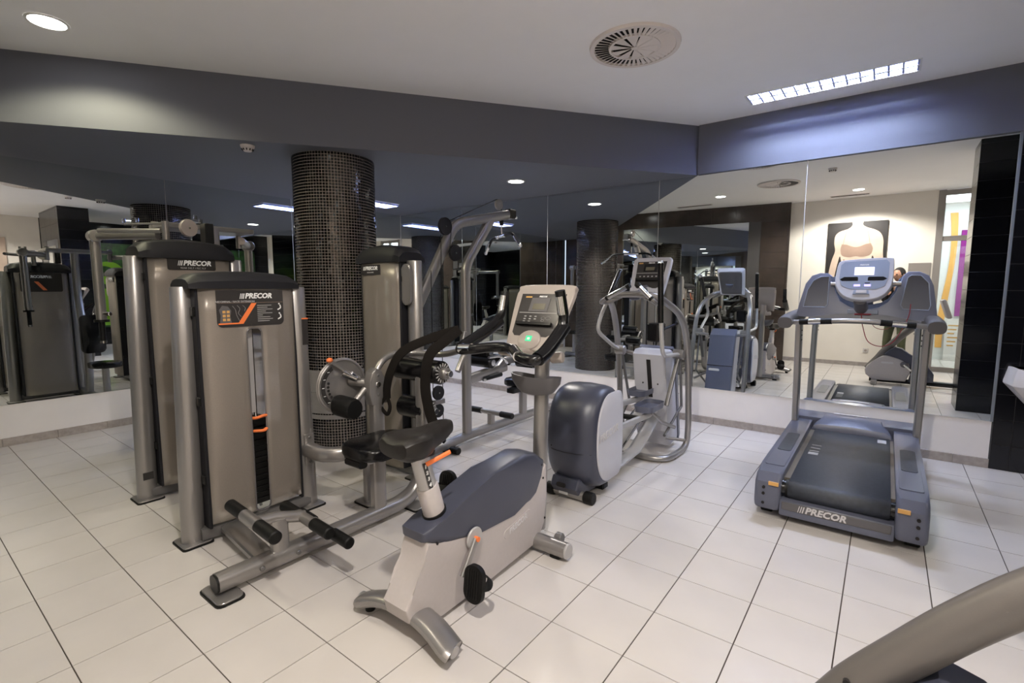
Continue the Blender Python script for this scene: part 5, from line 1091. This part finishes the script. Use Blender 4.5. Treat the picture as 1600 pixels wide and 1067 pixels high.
#PART4
# ============================================================ RECUMBENT BIKE (right foreground, mostly seen in the mirror)
G_ = thing('recumbent_bike', 'grey and navy recumbent bike whose thick curved arm crosses the lower right corner', 'exercise bike', (.35, 1.42, 0))
yg = 1.42
bm = BM(); arm_pts = spline([V(-.175, yg, .21), V(-.10, yg, .315), V(-.05, yg, .385), V(.005, yg, .475), V(.095, yg, .595), V(.185, yg, .71), V(.295, yg, .83), V(.43, yg, .94), V(.60, yg, 1.05)], 6)
sweep(bm, arm_pts, .042, .050, 20, up=(-.7, 0, .7)); part(G_, 'curved_arm', bm, 'arm_grey', label='thick curved grey arm')
bm = BM(); cyl(bm, (-.018, yg-.044, .490), (-.018, yg-.034, .490), .008, 10); part(G_, 'arm_hole', bm, 'vent_dark')
body = [(-.190, .13), (-.205, .20), (-.175, .27), (-.12, .33), (-.05, .39), (.02, .44), (.12, .44), (.33, .36), (.36, .22), (.30, .06), (-.10, .05)]
bm = BM(); prism(bm, body, 'y', yg-.075, yg+.075, .02, 3); gb = part(G_, 'shroud', bm, 'grey_plastic')
nv = [(.02, .455), (.075, .52), (.15, .575), (.24, .55), (.38, .42), (.52, .36), (.62, .20), (.62, .08), (.33, .06), (.37, .22), (.34, .35), (.20, .40)]
bm = BM(); prism(bm, nv, 'y', yg-.085, yg+.085, .014, 2); part(G_, 'side_cover', bm, 'navy_plastic')
bm = BM(); prism(bm, rrect(.15, .028, .013, 4, .07, .33), 'y', yg+.074, yg+.080, .001); part(gb, 'badge', bm, 'pale_print')
for s in (-1, 1):
    bm = BM(); cyl(bm, (.27, yg+s*.083, .32), (.27, yg+s*.10, .32), .045, 20, bev=.004); part(G_, 'crank_disc', bm, 'dark_grey_plastic')
    bm = BM(); sweep(bm, [V(.27, yg+s*.105, .32), V(.27+s*.12, yg+s*.12, .32-s*.10)], .010, .016, 10, ex=3); part(G_, 'crank_arm', bm, 'chrome')
    c = V(.27+s*.12, yg+s*.17, .32-s*.10); bm = BM(); box(bm, c.x-.05, c.x+.05, c.y-.045, c.y+.045, c.z-.012, c.z+.012, .01); part(G_, 'pedal', bm, 'rubber')
bm = BM(); sweep(bm, [V(-.14, yg, .055), V(1.75, yg, .055)], .05, .035, 14, ex=3); part(G_, 'floor_rail', bm, 'black_metal')
for x in (-.08, 1.70):
    bm = BM(); sweep(bm, [V(x, yg-.27, .035), V(x, yg+.27, .035)], .04, .03, 14, ex=3); part(G_, 'stabiliser', bm, 'silver')
bm = BM(); prism(bm, rrect(.40, .42, .08, 5, 1.45, yg), 'z', .48, .56, .02, 2); part(G_, 'seat_pad', bm, 'vinyl')
bm = BM(); sweep(bm, spline([V(1.62, yg, .55), V(1.70, yg, .75), V(1.80, yg, 1.05)], 4), .20, .035, 12, ex=4); part(G_, 'backrest', bm, 'vinyl')
bm = BM(); sweep(bm, [V(1.40, yg, .06), V(1.45, yg, .49)], .04, .06, 12, ex=3); part(G_, 'seat_post', bm, 'silver')
bm = BM(); box(bm, .66, .72, yg-.17, yg+.17, 1.02, 1.30, .02, 2, rot=Matrix.Rotation(R_(-18), 3, 'Y')); part(G_, 'console', bm, 'grey_plastic')

# ============================================================ PHOTOGRAPHER (seen in the mirror)
fx, fy = -.6045, .7966; rx, ry = .7966, .6045
HP = V(.165, -.205, 0)
def bp(f, r, z): return V(HP.x+fx*f+rx*r, HP.y+fy*f+ry*r, z)
Pn = thing('person', 'person in dark top and olive trousers holding a camera, reflected in the right mirror', 'person', (HP.x, HP.y, 0))
def skin_mesh(parent, name, verts, edges, radii, mats, matfn, root=0, sub=2):
    me = bpy.data.meshes.new('tmp'); off = wloc(parent); me.from_pydata([Vector(v)-off for v in verts], edges, []); o = bpy.data.objects.new('tmp', me); COL.objects.link(o)
    md = o.modifiers.new('s', 'SKIN'); md.use_smooth_shade = True
    for i, r in enumerate(radii):
        me.skin_vertices[0].data[i].radius = r if isinstance(r, tuple) else (r, r)
        me.skin_vertices[0].data[i].use_root = (i == root)
    sb = o.modifiers.new('b', 'SUBSURF'); sb.levels = sub; sb.render_levels = sub
    dg = bpy.context.evaluated_depsgraph_get(); m2 = bpy.data.meshes.new_from_object(o.evaluated_get(dg)); bpy.data.objects.remove(o)
    m2.materials.clear()
    for x in mats: m2.materials.append(MATS[x])
    for p in m2.polygons: p.material_index = matfn(p.center+off, p)
    m2.name = name; ob = bpy.data.objects.new(name, m2); COL.objects.link(ob); ob.parent = parent; return ob
vs = [bp(0, 0, .98), bp(.01, 0, 1.12), bp(0, 0, 1.30), bp(-.01, 0, 1.44), bp(.0, 0, 1.53), bp(.02, 0, 1.60),
      bp(0, .10, .92), bp(.03, .13, .50), bp(0, .15, .09), bp(.13, .17, .035),
      bp(0, -.10, .92), bp(.03, -.13, .50), bp(0, -.15, .09), bp(.13, -.17, .035),
      bp(0, .17, 1.43), bp(.0, .26, 1.22), bp(.12, .14, 1.385),
      bp(0, -.17, 1.43), bp(.0, -.26, 1.22), bp(.13, -.13, 1.385)]
ed = [(0,1),(1,2),(2,3),(3,4),(4,5),(0,6),(6,7),(7,8),(8,9),(0,10),(10,11),(11,12),(12,13),(3,14),(14,15),(15,16),(3,17),(17,18),(18,19)]
ra = [(.15,.11),(.135,.10),(.16,.11),(.13,.09),.055,.05,.09,.065,.05,.04,.09,.065,.05,.04,.062,.045,.030,.062,.045,.030]
def pm(c, p):
    if c.z < .075: return 2
    if c.z < 1.0: return 1
    if c.z > 1.545: return 3
    if (c-bp(.12, .14, 1.385)).length < .07 or (c-bp(.13, -.13, 1.385)).length < .07: return 3
    return 0
body_ = skin_mesh(Pn, 'body', vs, ed, ra, ['dark_cloth', 'olive_cloth', 'shoe', 'skin'], pm)
bm = BM(); hc = bp(.035, 0, 1.69)
ball(bm, (0, 0, 0), .098, .078, .118, 24, 18)
for v in bm.verts:
    if v.co.z < -.03: v.co.y *= .86; v.co.x *= .93
ball(bm, (.100, 0, -.015), .016, .013, .026, 10, 8); ball(bm, (-.005, .080, -.01), .018, .010, .030, 10, 8); ball(bm, (-.005, -.080, -.01), .018, .010, .030, 10, 8)
Mr = Matrix.Rotation(math.atan2(fy, fx), 4, 'Z'); bmesh.ops.transform(bm, matrix=Matrix.Translation(hc) @ Mr, verts=bm.verts[:]); hd = part(Pn, 'head', bm, 'skin')
bm = BM(); ball(bm, (-.012, 0, .022), .100, .086, .112, 24, 16)
for v in list(bm.verts):
    if v.co.x > .05 and v.co.z < .07: v.co.x = .05
    if v.co.z < -.045: v.co.z = -.045
bmesh.ops.transform(bm, matrix=Matrix.Translation(hc) @ Mr, verts=bm.verts[:]); part(hd, 'hair', bm, 'hair', label='short dark hair')
for s in (-1, 1):
    e = bp(.035+.088, s*.031, 1.695); bm = BM(); ball(bm, e, .011); part(hd, 'eye', bm, 'hair')
bm = BM(); sweep(bm, [bp(.035+.088, -.022, 1.635), bp(.035+.094, 0, 1.633), bp(.035+.088, .022, 1.635)], .004, .005, 6); part(hd, 'mouth', bm, 'poster_bra')
# hands round the camera
for s in (-1, 1):
    w_ = bp(.12, s*.14, 1.385) if s > 0 else bp(.13, s*.13, 1.385)
    pa = bp(.155, s*.088, 1.435); hv = [w_, pa]; he = [(0, 1)]; hr = [.028, (.030, .018)]
    for k in range(4):
        z = 1.475-.020*k; b0 = len(hv); L = (.9, 1, .95, .75)[k]
        hv += [bp(.170, s*.086, z), bp(.190, s*(.086-.030*L), z), bp(.183, s*(.086-.050*L), z-.004)]; hr += [.009, .0085, .0075]; he += [(1, b0), (b0, b0+1), (b0+1, b0+2)]
    b0 = len(hv); hv += [bp(.125, s*.078, 1.42), bp(.110, s*.055, 1.425)]; hr += [.010, .0085]; he += [(1, b0), (b0, b0+1)]
    skin_mesh(Pn, 'hand', hv, he, hr, ['skin'], lambda c, p: 0, root=1, sub=1)
ck = thing('camera_body', 'black camera held by the reflected person at the mirror', 'camera', bp(.155, 0, 1.45))
bm = BM(); c = V(0, 0, 0); box(bm, -.028, .028, -.068, .068, -.045, .045, .008, 2); box(bm, -.020, .020, -.025, .025, .045, .068, .006, 1)
bmesh.ops.transform(bm, matrix=Matrix.Translation(bp(.135, 0, 1.45)) @ Mr, verts=bm.verts[:]); part(ck, 'casing', bm, 'rubber')
bm = BM(); cyl(bm, bp(.160, 0, 1.45), bp(.205, 0, 1.445), .036, 24, bev=.004); part(ck, 'lens_barrel', bm, 'black_metal')
bm = BM(); cyl(bm, bp(.205, 0, 1.445), bp(.207, 0, 1.445), .028, 24); part(ck, 'front_glass', bm, 'console_black')

# ============================================================ WALL THINGS
# torso poster on the white wall behind the camera (x -0.97..-0.05, z 1.35..2.68)
PX0, PX1, PZ0, PZ1 = -.97, -.06, 1.30, 2.68
po = thing('torso_poster', 'framed poster of a bare-shouldered torso in a tan bra on the cream wall', 'poster', ((PX0+PX1)/2, YF, PZ0))
bm = BM(); box(bm, PX0, PX1, YF+.003, YF+.035, PZ0, PZ1, .003); part(po, 'canvas', bm, 'poster_ground', smooth=False)
cx = (PX0+PX1)/2+.0
def flat(pts, d, m, nm):
    bm = BM(); prism(bm, pts, 'y', YF+.035+d, YF+.0365+d); return part(po, nm, bm, m, smooth=False)
def curve2(p): return [(v.x, v.y) for v in spline([V(a, b, 0) for a, b in p], 5)]
tor = curve2([(cx-.085, 2.68), (cx-.080, 2.62), (cx-.14, 2.56), (cx-.27, 2.515), (cx-.335, 2.44), (cx-.345, 2.30), (cx-.325, 2.16), (cx-.365, 2.0), (cx-.40, 1.80), (cx-.41, 1.60), (cx-.385, 1.31)]) + curve2([(cx-.31, 1.31), (cx-.315, 1.60), (cx-.285, 1.85), (cx-.25, 2.05)]) + curve2([(cx-.235, 2.05), (cx-.205, 1.85), (cx-.20, 1.60), (cx-.21, 1.31)]) + curve2([(cx+.21, 1.31), (cx+.20, 1.60), (cx+.215, 1.85), (cx+.25, 2.05)]) + curve2([(cx+.265, 2.05), (cx+.32, 1.85), (cx+.37, 1.62), (cx+.40, 1.31)]) + curve2([(cx+.44, 1.31), (cx+.44, 1.62), (cx+.425, 1.90), (cx+.405, 2.12), (cx+.40, 2.32), (cx+.355, 2.45), (cx+.27, 2.52), (cx+.15, 2.57), (cx+.085, 2.62), (cx+.088, 2.68)])
flat(tor, 0, 'poster_pale', 'printed_torso')
flat(curve2([(cx-.225, 2.28), (cx-.24, 2.18), (cx-.21, 2.07), (cx-.10, 2.035), (cx, 2.05), (cx+.10, 2.035), (cx+.22, 2.07), (cx+.255, 2.18), (cx+.22, 2.28)])+curve2([(cx+.15, 2.27), (cx+.04, 2.225), (cx-.04, 2.225), (cx-.15, 2.27)]), .0018, 'poster_bra', 'printed_bra')
for s in (-1, 1):
    bm = BM(); sweep(bm, spline([V(cx+s*.205, YF+.0375, 2.27), V(cx+s*.185, YF+.0375, 2.40), V(cx+s*.15, YF+.0375, 2.55)], 4), .005, .001, 4, up=(0, 1, 0)); part(po, 'printed_strap', bm, 'poster_bra')
    flat(curve2([(cx+s*.19, 2.0), (cx+s*.175, 1.80), (cx+s*.165, 1.60), (cx+s*.175, 1.40)])+curve2([(cx+s*.15, 1.40), (cx+s*.135, 1.60), (cx+s*.145, 1.80), (cx+s*.165, 2.0)]), .0016, 'poster_skin', 'printed_shadow')
    for k in range(3): flat([(cx+s*(.02+.075*a), 1.80-.11*k+.035*b) for a, b in ((0, 1), (1, .8), (1, -.8), (0, -1))], .0016, 'poster_skin', 'printed_muscle')
flat([(cx-.004, 2.0), (cx+.004, 2.0), (cx+.004, 1.42), (cx-.004, 1.42)], .0018, 'poster_bra', 'printed_line')
gr = thing('wall_grille', 'small grey ventilation grille on the cream wall beside the glazed door', 'vent', (.43, YF, 1.68))
bm = BM(); box(bm, .27, .58, YF, YF+.012, 1.66, 1.90, .002); part(gr, 'frame', bm, 'door_frame', smooth=False)
for k in range(9):
    bm = BM(); box(bm, .285, .565, YF+.010, YF+.016, 1.675+.025*k, 1.687+.025*k); part(gr, 'slat', bm, 'beige_plastic', smooth=False)
so = thing('wall_socket', 'small cream wall socket low on the cream wall', 'socket', (-.255, YF, .30))
bm = BM(); box(bm, -.295, -.215, YF, YF+.010, .26, .34, .004); part(so, 'plate', bm, 'ceramic', smooth=False)
bm = BM(); cyl(bm, (-.255, YF+.009, .30), (-.255, YF+.013, .30), .022, 16); part(so, 'outlet', bm, 'beige_plastic')
# poster on the far right white wall
p2 = thing('back_poster', 'pale framed poster of a bare back on the far right wall', 'poster', (XR, 1.55, 1.2))
bm = BM(); box(bm, XR-.035, XR-.004, 1.15, 2.10, 1.15, 2.62, .003); part(p2, 'canvas', bm, 'poster_pale', smooth=False)
bm = BM(); prism(bm, curve2([(1.25, 1.16), (1.28, 1.6), (1.35, 1.9), (1.55, 2.05), (1.75, 1.98), (1.95, 1.75), (2.05, 1.16)]), 'x', XR-.037, XR-.035); part(p2, 'printed_shoulder', bm, 'poster_skin', smooth=False)
# green fruit picture in the recess
p3 = thing('fruit_poster', 'large dark picture with lime green and orange fruit, seen in the left mirror', 'poster', (XR, 3.9, .4))
bm = BM(); box(bm, XR-.04, XR-.005, 3.15, 4.70, .45, 2.62, .003); part(p3, 'canvas', bm, 'dark_leaf', smooth=False)
def fl3(pts, d, m, nm): bm = BM(); prism(bm, pts, 'x', XR-.042-d, XR-.040-d); part(p3, nm, bm, m, smooth=False)
fl3([(3.45, .5), (4.65, .5), (4.65, 1.45), (3.45, 1.45)], 0, 'lime', 'green_block')
fl3([(3.95+.32*math.cos(t), 1.85+.30*math.sin(t)) for t in [2*math.pi*j/24 for j in range(24)]], .001, 'lime', 'green_apple')
fl3([(3.85+.20*math.cos(t), 1.90+.13*math.sin(t)) for t in [2*math.pi*j/24 for j in range(24)]], .002, 'dark_leaf', 'apple_shadow')
fl3([(4.32, 1.45), (4.42, 1.45), (4.40, 2.35), (4.34, 2.35)], .001, 'yellow', 'orange_strip')
fl3([(3.20, 1.5), (3.30, 1.5), (3.28, 2.30), (3.24, 2.30)], .001, 'yellow', 'orange_strip'); fl3([(3.36, 1.5), (3.45, 1.5), (3.44, 2.28), (3.39, 2.28)], .001, 'yellow', 'orange_strip')
# white basin on the dark tiles at the right edge
wb = thing('wash_basin', 'white angular wall basin on the dark tiles at the right edge', 'basin', (.98, YB-.012, .7))
yb0 = YB-.014
bm = BM(); t0 = [(.775, yb0), (1.25, yb0), (1.25, 5.16), (.93, 5.10), (.80, 5.20)]
cxm = sum(p[0] for p in t0)/5; cym = 5.30
def lv(k, z, dx=0): return [V(cxm+dx+(a-cxm)*k, yb0+(b-yb0)*k, z) for a, b in t0]
loft(bm, [lv(.35, .44, .10), lv(.70, .56, .06), lv(1.0, .715), lv(1.0, .735), lv(.90, .845), lv(.82, .845), lv(.76, .79), lv(.5, .72, .05)]); part(wb, 'bowl', bm, 'ceramic')
bm = BM(); cyl(bm, (1.03, yb0-.03, .50), (1.03, yb0-.03, .42), .03, 14); cyl(bm, (1.03, yb0-.03, .44), (1.03, yb0, .44), .02, 12); part(wb, 'waste_pipe', bm, 'chrome')
